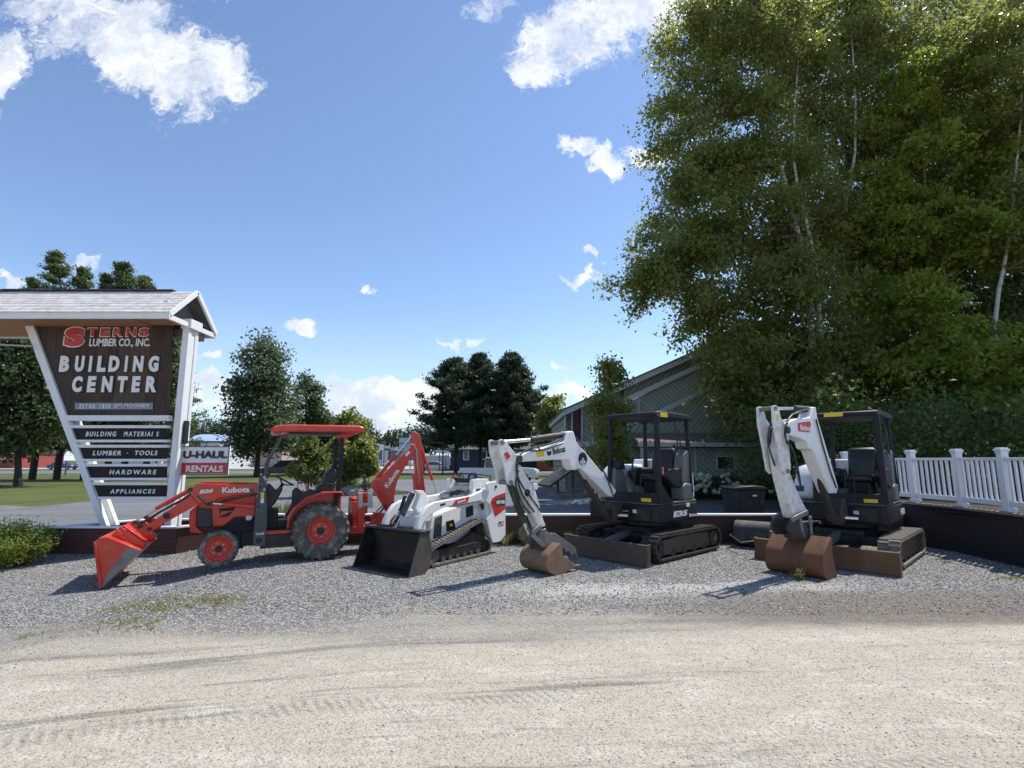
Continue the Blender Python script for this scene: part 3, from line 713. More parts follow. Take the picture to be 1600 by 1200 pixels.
for u in (287, 306, 322, 350): x = at(u, 697, 10.62).x; hk.tube([(x, 10.62, b.z-.01), (x+.015, 10.62, (b.z+e1.z)/2), (x, 10.62, e1.z+.02)], .008, 6)
ub(hk, 'hanging_hooks', BLK)
cb = MB()
cb.tube([(xr1+.05, 10.56, q.z-.05), (e1.x, 10.62, e1.z)], .006, 5)
ub(cb, 'stay_cable', BLK)

# planter box round the sign
pl = thing('timber_planter', 'brown timber planter with white cap boards under the tall sign', 'planter', (-7.4, 10.8, 0))
pinv = Matrix.Translation(-Vector(pl.location))
def pb(m, name, mat, bevel=0, par=pl, inv=None):
    o = m.build(name, mat, None, bevel); o.parent = par; o.matrix_parent_inverse = inv or pinv; return o
PX0, PX1, PY0 = at(67, 830, 10.0).x, at(277, 830, 10.0).x, 10.0; zc = at(200, 825.5, 10.0).z
corner = [(PX0, PY0), (PX1, PY0), (PX1+.52, PY0+.62), (PX1+.52, PY0+1.35), (PX0+1.1, PY0+1.35)]
m = MB(); mc = MB()
for (xa, ya), (xb, yb) in zip(corner, corner[1:]+corner[:1]):
    d = Vector((xb-xa, yb-ya, 0)).normalized(); nrm = Vector((-d.y, d.x, 0))
    c = Vector(((xa+xb)/2, (ya+yb)/2, 0))+nrm*.045; L = math.dist((xa, ya), (xb, yb)); R = Matrix.Rotation(math.atan2(d.y, d.x), 3, 'Z')
    m.box((c.x, c.y, zc/2-.10), (L-.01, .09, zc+.20), R)
    mc.box((c.x, c.y, zc+.02), (L+.03, .15, .035), R)
pb(m, 'timber_wall', TIMBER, .006); pb(mc, 'cap_boards', TRIM, .005)
pb(MB().add([(x, y, zc-.12) for x, y in [(PX0+.1, PY0+.1), (PX1-.02, PY0+.1), (PX1+.4, PY0+.66), (PX1+.4, PY0+1.25), (PX0+1.1, PY0+1.25)]], [(0, 1, 2, 3, 4)]), 'soil', SOIL)

# long low timber wall behind the machines, taller black one at the right
wl = thing('timber_wall', 'long low brown timber wall with a white cap behind the machines', 'wall', (1, 10.9, 0))
winv = Matrix.Translation(-Vector(wl.location)); zw = at(900, 806, 10.9).z
def wb(m, n, mat, bv=0): return pb(m, n, mat, bv, wl, winv)
wb(MB().b2(PX1+.62, 8.1, 10.9, 11.0, -.1, zw), 'timbers', TIMBER, .005)
x = PX1+.62; capm = MB()
while x < 8.1: x2 = min(x+3.0, 8.1); capm.b2(x, x2-.006, 10.86, 11.05, zw+.001, zw+.038); x = x2
wb(capm, 'cap_boards', TRIM, .004)
pm = MB()
for x in (-4.2, -1.4, 1.4, 4.2): pm.b2(x, x+.10, 11.001, 11.1, -.1, zw)
wb(pm, 'stakes', TIMBER)
bw = thing('retaining_wall', 'tall black timber retaining wall under the white railing', 'wall', (8.3, 10, 0))
binv = Matrix.Translation(-Vector(bw.location))
WP = [(8.12, 13.2), (8.12, 11.0), (8.30, 9.9), (8.15, 8.5), (8.0, 6.2)]
WZ = .80
m = MB(); mc = MB()
for (xa, ya), (xb, yb) in zip(WP, WP[1:]):
    d = Vector((xb-xa, yb-ya, 0)).normalized(); nrm = Vector((-d.y, d.x, 0)); c = Vector(((xa+xb)/2, (ya+yb)/2, 0))+nrm*.05
    R = Matrix.Rotation(math.atan2(d.y, d.x), 3, 'Z'); L = math.dist((xa, ya), (xb, yb))
    m.box((c.x, c.y, WZ/2-.05), (L, .10, WZ+.1), R); mc.box((c.x, c.y, WZ+.025), (L+.02, .16, .04), R)
pb(m, 'timbers', TIMBLK, .004, bw, binv); pb(mc, 'top_board', WOODG, .004, bw, binv)
setp(MB().add([(8.2, 6.2, WZ-.06), (60, 6.2, WZ-.06), (60, 60, WZ-.06), (14.5, 60, WZ-.06), (14.5, 13.3, WZ-.06), (8.2, 13.3, WZ-.06)], [(0, 1, 2, 3, 4, 5)]).build('forest_floor', SOIL), kind='structure')
setp(MB().add([(14.5, 13.3, WZ-.06), (14.5, 60, WZ-.06), (11, 60, 0), (11, 24, 0), (11, 13.3, 0)], [(0, 1, 2, 3, 4)]).build('bank', SOIL), kind='structure')
# railing: posts, rails and balusters
fpos = [(8.42, 13.1), (8.42, 12.0), (8.42, 10.92), (8.50, 9.88), (8.40, 8.86), (8.28, 7.8), (8.15, 6.7)]
rl = thing('white_railing', 'white vinyl railing with capped posts on top of the black wall', 'railing', (8.4, 10, WZ))
rinv = Matrix.Translation(-Vector(rl.location))
def rb(m, n, mat, bv=0): return pb(m, n, mat, bv, rl, rinv)
ZB = WZ+.04
for i, (x, y) in enumerate(fpos):
    if i+1 < len(fpos): d0 = Vector((fpos[i+1][0]-x, fpos[i+1][1]-y, 0)).normalized()
    R = Matrix.Rotation(math.atan2(d0.y, d0.x), 3, 'Z')
    p = rb(MB().box((x, y, ZB+.51), (.115, .115, 1.02), R), 'post', VNY, .005)
    c = MB(); c.box((x, y, ZB+1.035), (.16, .16, .03), R); c.box((x, y, ZB+1.062), (.125, .125, .024), R); c.box((x, y, ZB+1.0), (.135, .135, .03), R)
    co = c.build('post_cap', VNY, p, .004); MB().box((x, y, ZB+.03), (.15, .15, .06), R).build('post_base', VNY, p, .004)
for (xa, ya), (xb, yb) in zip(fpos, fpos[1:]):
    A, B = Vector((xa, ya, 0)), Vector((xb, yb, 0)); d = (B-A).normalized(); A2, B2 = A+d*.06, B-d*.06
    rb(MB().bar(A2+Vector((0, 0, ZB+.88)), B2+Vector((0, 0, ZB+.88)), .07, .05), 'top_rail', VNY, .006)
    rb(MB().bar(A2+Vector((0, 0, ZB+.13)), B2+Vector((0, 0, ZB+.13)), .05, .09), 'bottom_rail', VNY, .006)
    n = 8; L = (B-A).length; R = Matrix.Rotation(math.atan2(d.y, d.x), 3, 'Z')
    for k in range(n):
        p = A+d*(L*(k+1)/(n+1)); rb(MB().box((p.x, p.y, ZB+.515), (.036, .036, .68), R), 'baluster', VNY)

# ================================================================== ORANGE TRACTOR WITH LOADER AND BACKHOE
K = Fr(-3.49, 9.67, -.899, -.437)
def KT(pts, lat): return K.prof(pts, lat)
tr = thing('backhoe_tractor', 'orange red compact tractor with front loader, canopy roof and rear backhoe', 'tractor', (K.o[0], K.o[1], 0), K.rz)
wheel(tr, .07, .485, .485, .235, .47, .30, 22, 1, 'rear_wheel', skew=.75, lug=.028)
wheel(tr, .07, .485, .485, .235, -.47, .30, 22, -1, 'rear_wheel', skew=.75, lug=.028)
for s in (1, -1): wheel(tr, 1.60, .29, .292, .205, .46*s, .19, 18, s, 'front_wheel', lug=.016)
MB().b2(1.25, 1.72, -.14, .14, .22, .62).b2(-.4, 1.3, -.17, .17, .26, .66).b2(1.5, 1.7, -.40, .40, .24, .34).b2(-.02, .16, -.36, .36, .36, .6).build('chassis', BLK, tr, .01)
eng = MB().b2(.75, 1.55, -.22, .22, .5, .86)
for i in range(5): eng.disc(1.0+.1*i, .62+.05*(i % 2), .028, .22, .26, 10)
eng.build('engine', CHAR, tr, .006)
MB().disc(1.20, .74, .05, .2, .27, 16).build('oil_filter', WDEC, tr, .004)
hood = MB().prism(KT([(311, 824), (307, 795), (313, 772), (326, 762), (402, 757.5), (399, 808), (367, 808.5), (349, 823.5)], .27), -.27, .27).build('hood', RED, tr, .025)
MB().prism(KT([(342, 795), (369, 792), (358, 806), (344, 809)], .28), .271, .276).build('hood_vent', CHAR, hood)
MB().prism(KT([(345, 799), (364, 798), (344, 806.5)], .28), .2765, .279).build('vent_frame', RED, hood)
gr = MB(); P0 = KT([(307, 793.5), (330.5, 794.5), (332.5, 824), (309, 823.5)], .30)
gr.prism(P0, -.30, .30)
gro = gr.build('grille', BLK, tr, .012)
gl = MB()
for k in range(7): z = P0[3][1]+.03+k*.035; gl.b2(P0[1][0]+.03, P0[0][0]-.02, .303, .308, z, z+.012)
gl.build('grille_bars', DGREY, gro)
for s in (1, -1): MB().prism(KT([(296.5, 799), (307.5, 789), (306.5, 806), (306, 822), (317, 834), (297, 832), (295, 813)], .30), .24*s, .30*s).build('bumper_guard', REDD, tr, .006)
MB().prism(KT([(300, 815), (306, 815), (308, 833), (298, 832)], .3), -.24, .24).build('front_bumper', REDD, tr, .006)
# loader frame, arms, cylinders, bucket
for s in (1, -1):
    ms = MB().prism(KT([(406.6, 745), (416.6, 744), (417.6, 813), (414.4, 853.4), (398.5, 853.4), (394.7, 846), (400, 789.5), (404.2, 752.7)], .55), .44*s, .55*s).build('loader_mast', DGREY, tr, .008)
    if s == 1:
        x, z = K.T(404.6, 844.6, .55); MB().disc(x, z, .055, .5, .556, 20).build('mast_hole', BDEC, ms)
        MB().lathe([(.058, .55), (.07, .55), (.07, .557), (.058, .557)], x, z, 24).build('hole_rim', GREYP, ms)
        for u, v in ((413, 765), (413, 745.5), (415, 749), (405.5, 761.5), (403, 791.5)):
            x, z = K.T(u, v, .55); MB().disc(x, z, .022, .55, .572, 12).build('pin', BLK if u < 410 else GALV, ms, .003)
        q = KT([(407.5, 769), (412.7, 769), (412.7, 778.5), (407.5, 778.5)], .55); MB().prism(q, .5505, .553).build('warning_sticker', YEL, ms)
        q = KT([(407.2, 779), (412.6, 779), (412.4, 786), (407, 786)], .55); MB().prism(q, .5505, .553).build('grey_sticker', WHTD, ms)
        a = K.p3(398.4, 835.6, .55); text('TL500', K.p3(398.8, 836.2, .55), (-1, 0, 0), (0, 0, 1), .13, .035, WDEC, ms, bold=.03)
    ar = MB().prism(KT([(296.5, 771.5), (299, 764), (307, 755.5), (345, 756), (403, 757.5), (402, 768), (400, 770.3), (375, 772.5), (342, 778), (330, 786), (309.8, 786.8)], .47), .40*s, .48*s).build('loader_arm', RED, tr, .008)
    lw = MB().prism(KT([(296.3, 772), (310.5, 787.4), (292, 798), (241, 826.5), (234, 828.5), (232, 823), (234, 817.5), (262, 799)], .46), .41*s, .47*s).build('lower_arm', RED, ar, .006)
    cy = MB().tube([K.p3(296, 765.5, .44*s) if s > 0 else (K.T(296, 765.5, .44)[0], -.44, K.T(296, 765.5, .44)[1]),
                    (K.T(243.5, 795, .44)[0], .44*s, K.T(243.5, 795, .44)[1])], .030, 14).build('bucket_cylinder', RED, ar)
    p, q = K.T(243.5, 795, .44), K.T(213, 813.5, .44)
    MB().tube([(p[0], .44*s, p[1]), (q[0], .44*s, q[1])], .015, 10).build('rod', CHROME, cy)
    p, q, r_ = K.T(331, 786.8, .50), K.T(347, 787.5, .50), K.T(397.5, 792, .50)
    cy = MB().tube([(q[0], .51*s, q[1]), (r_[0], .51*s, r_[1])], .030, 14).build('lift_cylinder', RED, ar)
    MB().tube([(p[0], .51*s, p[1]), (q[0], .51*s, q[1])], .017, 10).build('rod', CHROME, cy)
    x, z = K.T(329, 786.8, .5); MB().disc(x, z, .035, .46*s, .54*s, 16).build('pin', BLK, ar)
    x, z = K.T(297, 765, .5); MB().disc(x, z, .034, .39*s, .50*s, 16).build('pin', BLK, ar)
    # linkage by the bucket
    x, z = K.T(220.5, 824.5, .46)
    MB().disc(x, z, .085, .38*s, .40*s, 20).prism(KT([(208, 817), (222, 815), (240, 826), (236, 835), (224, 838), (214, 829)], .46), .36*s, .378*s).build('linkage', RED, ar, .004)
    pm = MB()
    for u, v in ((218, 823), (234, 826.5), (211, 816.5)): x, z = K.T(u, v, .46); pm.disc(x, z, .028, .34*s, .49*s, 12)
    pm.build('linkage_pins', BLK, ar)
arm0 = [o for o in bpy.data.objects if o.name == 'loader_arm'][0]
x, z = K.T(260.5, 806, .5); ct = MB().lathe([(.050, -.5), (.062, -.5), (.062, .5), (.050, .5)], x, z, 24).build('cross_tube', RED, arm0)
MB().disc(x, z, .049, -.48, .48, 20).build('bore_shade_plug', BDEC, ct)  # black plug painted as the darkness inside the hollow tube
a = K.p3(311, 769.8, .48); text('B26', K.p3(311.3, 771.6, .482), (-1, 0, .09), (0, 0, 1), .19, .062, WDEC, arm0, bold=.05, shear=.2)
text('Kubota', K.p3(346.8, 770.2, .482), (-1, 0, .01), (0, 0, 1), .40, .088, WDEC, arm0, bold=.035)
q = KT([(388, 763), (396.5, 763), (396, 769), (388, 769)], .48); MB().prism(q, .4802, .483).build('sticker', DGREY, arm0)
hz_ = MB()
for k in range(2):
    hz_.tube([K.p3(u, v-k*1.6, .49+.012*k) for u, v in [(404, 772), (392, 775), (360, 781), (338, 788), (325, 790), (318, 784), (309, 775)]], .009, 6)
    hz_.tube([K.p3(u, v+k*2, .475) for u, v in [(298, 770), (290, 777), (272, 787), (250, 799), (236, 808), (226, 814), (216, 817)]], .009, 6)
hz_.build('hydraulic_hoses', HOSE, arm0)
# bucket: side plates and shell are solid plates
BK = KT([(146.5, 847), (154.5, 840.5), (168.3, 839.5), (220, 860), (157, 919.7)], .68)
bk = MB()
bk.prism(BK, .67, .685); bk.prism(BK, -.685, -.67)
def shell(m, pts, th, ya, yb):
    """bent plate along an open profile"""
    P = [Vector(p) for p in pts]; off = []
    for i, p in enumerate(P):
        a = (P[i]-P[i-1]).normalized() if i else (P[1]-P[0]).normalized()
        b = (P[i+1]-P[i]).normalized() if i+1 < len(P) else a
        t = (a+b).normalized(); off.append(p+Vector((-t.y, t.x))*th)
    return m.prism([tuple(p) for p in P]+[tuple(p) for p in off[::-1]], ya, yb)
shell(bk, [BK[0], BK[1], BK[2], BK[3], BK[4]], .014, -.669, .669)
bko = bk.build('bucket', RED, tr, .003)
lip = KT([(146.2, 847), (150.5, 848), (160.5, 916), (157, 920.5), (154.2, 917)], .69); MB().prism(lip, .6855, .705).build('side_lip', REDD, bko, .003)
MB().prism(KT([(157.5, 919), (165.5, 912), (220, 860.2), (211, 857), (198, 857), (166, 900), (163, 908)], .69), .6856, .6885).build('worn_side', STEEL, bko)
e0, e1 = K.T(157, 920, .68), K.T(166, 911, .68)
MB().prism([(e0[0]+.01, e0[1]-.012), (e1[0], e1[1]-.012), (e1[0], e1[1]+.012), (e0[0]+.01, e0[1]+.012)], -.70, .70).build('cutting_edge', STEEL, bko, .003)
br = MB()
t0, t1, t2 = BK[1], BK[2], BK[3]
br.prism([t1, t2, (t2[0]-.02, t2[1]+.07), (t1[0]-.10, t1[1]+.13)], .30, .33).prism([t1, t2, (t2[0]-.02, t2[1]+.07), (t1[0]-.10, t1[1]+.13)], .46, .49)
br.prism([t1, t2, (t2[0]-.02, t2[1]+.07), (t1[0]-.10, t1[1]+.13)], -.33, -.30).prism([t1, t2, (t2[0]-.02, t2[1]+.07), (t1[0]-.10, t1[1]+.13)], -.49, -.46)
br.prism([(t1[0]-.05, t1[1]+.03), (t2[0]+.1, t2[1]-.01), (t2[0]+.12, t2[1]+.06), (t1[0]-.06, t1[1]+.10)], -.5, .5)
br.build('quick_attach', RED, bko, .004)
# platform, fenders, seat, controls
MB().b2(.18, 1.02, -.36, .42, .455, .52).build('step_plate', RED, tr, .01)
MB().b2(.2, 1.0, -.34, .36, .521, .535).b2(.25, 1.0, -.30, .44, .24, .45).build('platform', BLK, tr, .01)
for s in (1, -1):
    fo = [K.T(u, v, .60) for u, v in [(450.5, 826), (452, 812), (462, 794), (481, 779), (507, 771), (533, 770), (537, 776)]]
    fm = MB(); shell(fm, fo, -.022, .29*s, .63*s)
    fi = [(x, z) for x, z in fo]+[(fo[-1][0], .60), (-.1, .62), (.2, .6), (fo[0][0]-.05, .46)]
    fm.prism(fi, .29*s, .31*s)
    fd = fm.build('fender', RED, tr, .006)
dash = MB().prism(KT([(417.5, 756), (422, 756), (431, 766), (440.5, 760), (441.5, 765), (430, 786), (422.5, 794), (416, 820), (412, 820)], .1), -.20, .20).build('dashboard', VINYL, tr, .02)
c = Vector((K.T(445, 751, 0)[0], 0, K.T(445, 751, 0)[1])); e = Vector((K.T(458.8, 758, 0)[0], 0, K.T(458.8, 758, 0)[1])); ax = (e-c).normalized(); nx = Vector((0, 1, 0))
st = MB(); rr = (e-c).length
st.tube([c+(ax*math.cos(2*PI*k/24)+nx*math.sin(2*PI*k/24))*rr for k in range(25)], .014, 8)
dn = ax.cross(nx); dn = dn if dn.z < 0 else -dn
for k in range(3): a = 2*PI*k/3; st.tube([c+(ax*math.cos(a)+nx*math.sin(a))*rr, c+dn*.08], .011, 6)
st.tube([c+dn*.05, c+dn*.3], .03, 8)
st.build('steering_wheel', BLK, dash)
seat = MB().prism(KT([(494, 770), (497, 760), (506, 754), (521, 756), (522, 766), (519, 772)], .22), -.24, .24).build('seat', VINYL, tr, .03)
MB().prism(KT([(504, 757), (509.5, 741), (516, 733), (521, 731), (526.5, 735), (525.5, 744), (521, 767), (508, 764)], .22), -.23, .23).build('backrest', VINYL, seat, .03)
for s in (1, -1): MB().prism(KT([(503, 756), (524, 755.5), (523.5, 758), (503, 758.3)], .26), .25*s, .30*s).build('armrest', VINYL, seat, .008)
MB().prism(KT([(456, 795), (457, 768), (462, 762), (468, 764), (473, 770), (487, 764), (500, 771), (508, 790), (462, 800)], .3), .12, .30).build('side_console', BLK, tr, .02)
MB().b2(-.2, .45, -.28, .28, .6, .72).build('seat_base', BLK, tr, .02)
lv = tr
MB().tube([K.p3(466.5, 738, .3), K.p3(465, 764, .3)], .008, 8).sphere(K.p3(466.7, 737, .3), .022).build('loader_lever', BLK, tr)
MB().prism(KT([(477, 757), (480, 755.5), (482, 762), (480, 766), (477.5, 765)], .25), .22, .27).build('red_knob', RED, tr, .006)
MB().prism(KT([(471, 766), (475, 765), (475.5, 770), (471, 770.5)], .25), .22, .27).build('orange_knob', ORG, tr, .006)
mr = MB().tube([K.p3(499, 758, -.3), K.p3(495, 750, -.35), K.p3(490, 748, -.35)], .008, 6)
p = K.p3(487, 747.5, -.35); mr.box(p, (.10, .03, .035)); mr.build('mirror_arm', BLK, tr, .004)
# roll bar and canopy
for s in (1, -1):
    L = .42*s
    pt = [K.T(u, v, .42) for u, v in [(415, 752), (417, 726), (420.5, 717), (441, 681)]]
    pm = MB()
    for (xa, za), (xb, zb) in zip(pt, pt[1:]): pm.bar((xa, L, za), (xb, L, zb), .045, .055)
    pm.build('front_canopy_post', DGREY, tr, .005)
    pt = [K.T(u, v, .42) for u, v in [(534, 684), (532.5, 730), (528.5, 764), (523, 800)]]
    pm = MB()
    for (xa, za), (xb, zb) in zip(pt, pt[1:]): pm.bar((xa, L, za), (xb, L, zb), .06, .075)
    pm.build('roll_bar_post', CHAR, tr, .005)
cp_ = KT([(423.5, 672.5), (425, 668), (431, 665), (440, 663.5), (462, 663), (562, 665), (569, 667.5), (570.3, 673), (567, 676.5), (528, 675), (455, 674), (428, 676.5)], .60)
cn = MB().prism(cp_, -.60, .60).build('canopy', RED, tr, .035)
ci = KT([(445, 674), (545, 675.5), (545, 678), (520, 679), (455, 678)], .40); MB().prism(ci, -.42, .42).build('canopy_frame', BLK, cn, .005)
MB().prism(KT([(530, 676), (553, 676), (552, 681), (544, 682), (541, 687), (536, 687), (534, 681)], .3), -.4, .42).build('rear_bracket', REDD, cn, .005)
# backhoe
bh = MB().b2(-.95, -.45, -.34, .34, .38, .50).b2(-1.15, -.9, -.14, .14, .30, .62).b2(-.62, -.5, -.30, .30, .5, 1.0)
bh.build('backhoe_frame', REDD, tr, .008)
MB().prism(KT([(549, 784), (557.5, 783), (558.5, 812), (550, 808)], .3), .05, .34).build('control_box', RED, tr, .008)
MB().b2(-.86, -.62, -.12, .12, 1.0, 1.09).b2(-.80, -.66, -.08, .08, .7, 1.0).build('control_tower', REDD, tr, .01)
cl = MB()
for y in (-.07, .05): cl.tube([(-.74, y, 1.05), (-.76, y, 1.25), (-.72, y*1.2, 1.38)], .009, 8); cl.sphere((-.72, y*1.2, 1.39), .024)
cl.build('backhoe_levers', BLK, tr)
for s in (1, -1):
    x0_, z0_ = K.T(563, 795, .42); 
    sg = MB().prism(KT([(559.5, 792), (571, 792), (568, 823), (558, 829)], .42), .36*s, .45*s).build('stabilizer', REDD, tr, .006)
    MB().prism(KT([(559.5, 770), (565.5, 770), (566, 786), (575, 786), (575, 770), (581.5, 770), (582, 793), (575, 793), (575, 790), (566, 790), (566, 793), (560, 793)], .46), .40*s, .50*s).build('stabilizer_pad', GALV, sg, .005)
bm_ = MB().prism(KT([(580.5, 753), (584, 748.5), (590, 748), (599, 741), (620, 720), (638, 701), (643, 697), (648, 700), (646, 706), (632, 729), (620, 750), (615, 770), (614.5, 822), (602, 824), (604, 801), (597, 789), (585, 768), (579.5, 759)], 0), -.075, .075).build('boom', RED, tr, .01)
MB().prism(KT([(590, 760), (597, 752), (600, 765), (605, 790), (607, 801), (604, 801), (597, 789)], .08), .0755, .085).build('side_plate', REDD, bm_, .002)
p0, p1 = K.p3(589.8, 766.3, .08), K.p3(613.5, 734, .08)
uv = Vector(K.p3(623, 737, .08))-Vector(K.p3(604, 765, .08)); 
text('Kubota', (K.T(605.5, 763.5, .08)[0], .087, K.T(605.5, 763.5, .08)[1]), uv, Vector((0, 1, 0)).cross(uv.normalized()), .46, .10, WDEC, bm_, bold=.035) if False else None
uvn = Vector((uv.x, 0, uv.z)).normalized(); vv = Vector((0, 1, 0)).cross(uvn)
text('Kubota', (K.T(606, 763, .08)[0], .078, K.T(606, 763, .08)[1]), uvn, vv, .40, .095, WDEC, bm_, bold=.035)
MB().prism(KT([(633, 710), (639, 704), (641, 707.5), (635, 713.5)], .08), .0765, .079).build('sticker', WDEC, bm_)
def cyl(par, fr, a, b, c_, lat, r, mat, name, rr=.5, rodmat=None):
    A, B, C = [Vector((fr.T(*q, lat)[0], lat, fr.T(*q, lat)[1])) for q in (a, b, c_)]
    o = MB().tube([A, B], r, 14).tube([B, B+(C-B).normalized()*.03], r*1.12, 14).build(name, mat, par)
    MB().tube([B, C], r*rr, 10).build('rod', rodmat or CHROME, o); return o
cyl(bm_, K, (583, 755), (617, 713), (643, 681), 0, .034, RED, 'boom_cylinder')
MB().lathe([(.0, .09), (.05, .09), (.05, -.09), (.0, -.09)], *K.T(584, 756, 0), 18).build('pin', REDD, bm_)
dp = MB().prism(KT([(646, 673.5), (651.5, 677), (655, 683), (658.5, 694), (657, 703), (660, 736), (664, 772), (667, 812), (656, 812), (651, 760), (647, 722), (644, 700), (640, 694), (642.5, 684), (643.5, 676)], 0), -.06, .06).build('dipper', RED, tr, .01)
MB().prism(KT([(645, 742), (650, 738), (654, 758), (653, 775), (648, 774), (647, 752)], 0), -.10, .10).build('bucket_link', REDD, dp, .006)
cyl(dp, K, (657.8, 698), (675, 748), (681, 770), 0, .030, RED, 'bucket_cylinder', .42)
MB().prism(KT([(650, 808), (672, 808), (688, 822), (690, 838), (668, 846), (652, 836)], 0), -.17, .17).build('backhoe_bucket', REDD, tr, .01)
hs = MB()
for dy in (-.03, .03):
    hs.tube([K.p3(609, 735, dy), K.p3(622, 719, dy), K.p3(631, 702, dy+.02), K.p3(639, 693.5, .07), K.p3(647, 695, .08), K.p3(651, 704, .085), K.p3(652, 728, .085), K.p3(655.5, 748, .085), K.p3(652, 765, .08)], .009, 6)
hs.build('hydraulic_hoses', GALV, dp)
sw = MB().prism(KT([(583.5, 800), (602, 801), (605, 824), (592, 826), (588, 812)], 0), -.13, .13).b2(-1.2, -1.1, -.1, .1, .3, .62); sw.build('swing_post', RED, tr, .008)
ht = MB()
for y in (.12, .20, -.15): ht.tube([(-.6, y, .6), (-.8, y*1.5, .5), (-1.0, y, .7), (-1.15, y*.6, .85)], .012, 6)
ht.build('hoses', HOSE, tr)

# ================================================================== WHITE MINI TRACK LOADER
M = Fr(-1.51, 8.89, -.58, -.815)
def MT(pts, lat): return M.prof(pts, lat)
ld = thing('track_loader', 'small white stand-on track loader with a black bucket and tan rubber tracks', 'track loader', (M.o[0], M.o[1], 0), M.rz)
for s in (1, -1):
    C = [(.13, .175, .145), (-1.20, .165, .135), (-1.02, .50, .125)]
    ya, yb = (.25, .45) if s > 0 else (-.45, -.25)
    tk = track_belt(C, ya, yb, .07, .026, .02).build('track', RUBT, ld)
    tf = MB().prism([(.16, .24), (-1.2, .26), (-1.15, .09), (.1, .09)], ya+.05, yb-.05)
    tf.prism([(-.3, .24), (-1.1, .52), (-1.22, .24)], ya+.06, yb-.06)
    tf.build('track_frame', BLK, tk, .008)
    rl_ = MB()
    for x in (-.98, -.80, -.62, -.44, -.26, -.08): rl_.disc(x, .085, .05, ya+.03, yb-.03, 16)
    rl_.build('rollers', DGREY, tk)
    MB().disc(C[0][0], C[0][1], C[0][2]-.03, ya+.04, yb-.04, 24).build('idler', DGREY, tk, .006)
    MB().disc(C[1][0], C[1][1], C[1][2]-.03, ya+.04, yb-.04, 24).build('rear_idler', CHAR, tk, .006)
    sp = MB().disc(C[2][0], C[2][1], .085, ya+.03, yb-.03, 24)
    for k in range(10): a = 2*PI*k/10; sp.disc(C[2][0]+.095*math.cos(a), C[2][1]+.095*math.sin(a), .016, ya+.05, yb-.05, 8)
    sp.build('sprocket', CHAR, tk)
body = MB().prism(MT([(668, 850), (676, 806), (700, 797), (757, 779), (762, 835), (700, 850)], .24), -.24, .24).build('body', WHT, ld, .01)
MB().prism(MT([(680, 809), (691, 805), (689, 838), (677, 842)], .245), .2405, .247).build('side_grille', BLK, body)
gv = MB()
for k in range(8):
    a, b = M.T(679, 812+k*4, .25), M.T(690.5, 808+k*4, .25); gv.bar((a[0], .25, a[1]), (b[0], .25, b[1]), .004, .012)
gv.build('grille_slats', GREYP, body)
MB().prism(MT([(728, 793), (739, 789), (739.5, 805), (728.5, 809)], .245), .2405, .247).build('black_opening', BDEC, body)
MB().prism(MT([(697, 815), (709, 811.5), (712, 826), (698, 831)], .245), .2405, .249).build('black_cover', CHAR, body, .003)
MB().prism(MT([(702.5, 819), (707, 818), (707, 822), (702.5, 822.8)], .25), .2495, .252).build('yellow_sticker', YEL, body)
fl = MB().b2(.16, .30, -.24, .24, .22, .78).build('front_panel', WHT, body, .01)
MB().b2(.3005, .304, -.17, .17, .42, .60).build('front_opening', CHAR, fl)
MB().b2(-.15, .29, -.22, .22, .70, .80).build('top_plate', WHT, body, .01)
hq = MT([(716, 779.5), (739, 758.5), (742, 762), (722, 784)], .22); ho = MB().prism(hq, -.24, .26).build('hood', GREYP, ld, .01)
# simple horned mark on the hood
ha, hb_ = Vector((hq[0][0], 0, hq[0][1])), Vector((hq[1][0], 0, hq[1][1])); hd = (hb_-ha).normalized(); hn = Vector((-hd.z, 0, hd.x)); hn = hn if hn.z > 0 else -hn
mk = MB()
def hp(a, b): return ha+hd*a+Vector((0, b, 0))+hn*.013
L_ = (hb_-ha).length
for pts in ([(.45, -.12), (.42, -.06), (.5, -.01), (.62, .0)], [(.62, .08), (.45, .03), (.42, .1), (.55, .18)], [(.35, -.1), (.3, -.02), (.36, .05), (.3, .12)], [(.2, -.06), (.22, .03)]):
    mk.tube([hp(a*L_, b) for a, b in pts], .011, 5)
mk.build('hood_emblem', CHAR, ho)
MB().prism(MT([(717, 782), (742, 762), (757, 762), (757, 779)], .24), -.27, .27).build('mid_cowl', WHT, body, .01)
for s in (1, -1): MB().prism(MT([(738.5, 768), (739.5, 751), (741.5, 748.5), (745, 749), (757, 766), (757, 776), (738.5, 776)], .33), .24*s, .33*s).build('arm_tower', WHT, ld, .008)
q = MT([(744, 764), (750.5, 763), (750.5, 767), (744, 768)], .33); MB().prism(q, .3305, .334).build('slot', BLK, ld)
cpn = MT([(741, 757.5), (742, 748), (760, 748), (765, 762)], .2); MB().prism(cpn, -.34, .24).build('control_panel', WHT, ld, .01)
MB().prism(MT([(739.5, 754), (741, 747.5), (744, 748), (743, 756)], .2), -.33, .23).build('panel_face', BLK, ld, .006)
hb2 = MB(); Z0 = 1.36
hb2.tube([(-1.05, -.28, Z0), (-1.0, -.26, Z0+.09), (-1.0, .30, Z0+.09), (-1.42, .34, Z0+.05), (-1.44, .34, Z0-.12)], .014, 8)
hb2.tube([(-1.05, -.28, Z0), (-1.40, -.33, Z0+.05), (-1.44, -.33, Z0-.1)], .014, 8)
hb2.tube([(-1.16, -.2, Z0), (-1.2, -.2, Z0+.11)], .012, 6).tube([(-1.16, .15, Z0), (-1.2, .15, Z0+.11)], .012, 6).build('hand_rail', BLK, ld)
MB().disc(0, 0, .03, -.03, .03, 12).build('beacon', RED, ld) .location = (-1.02, -.24, Z0+.06)
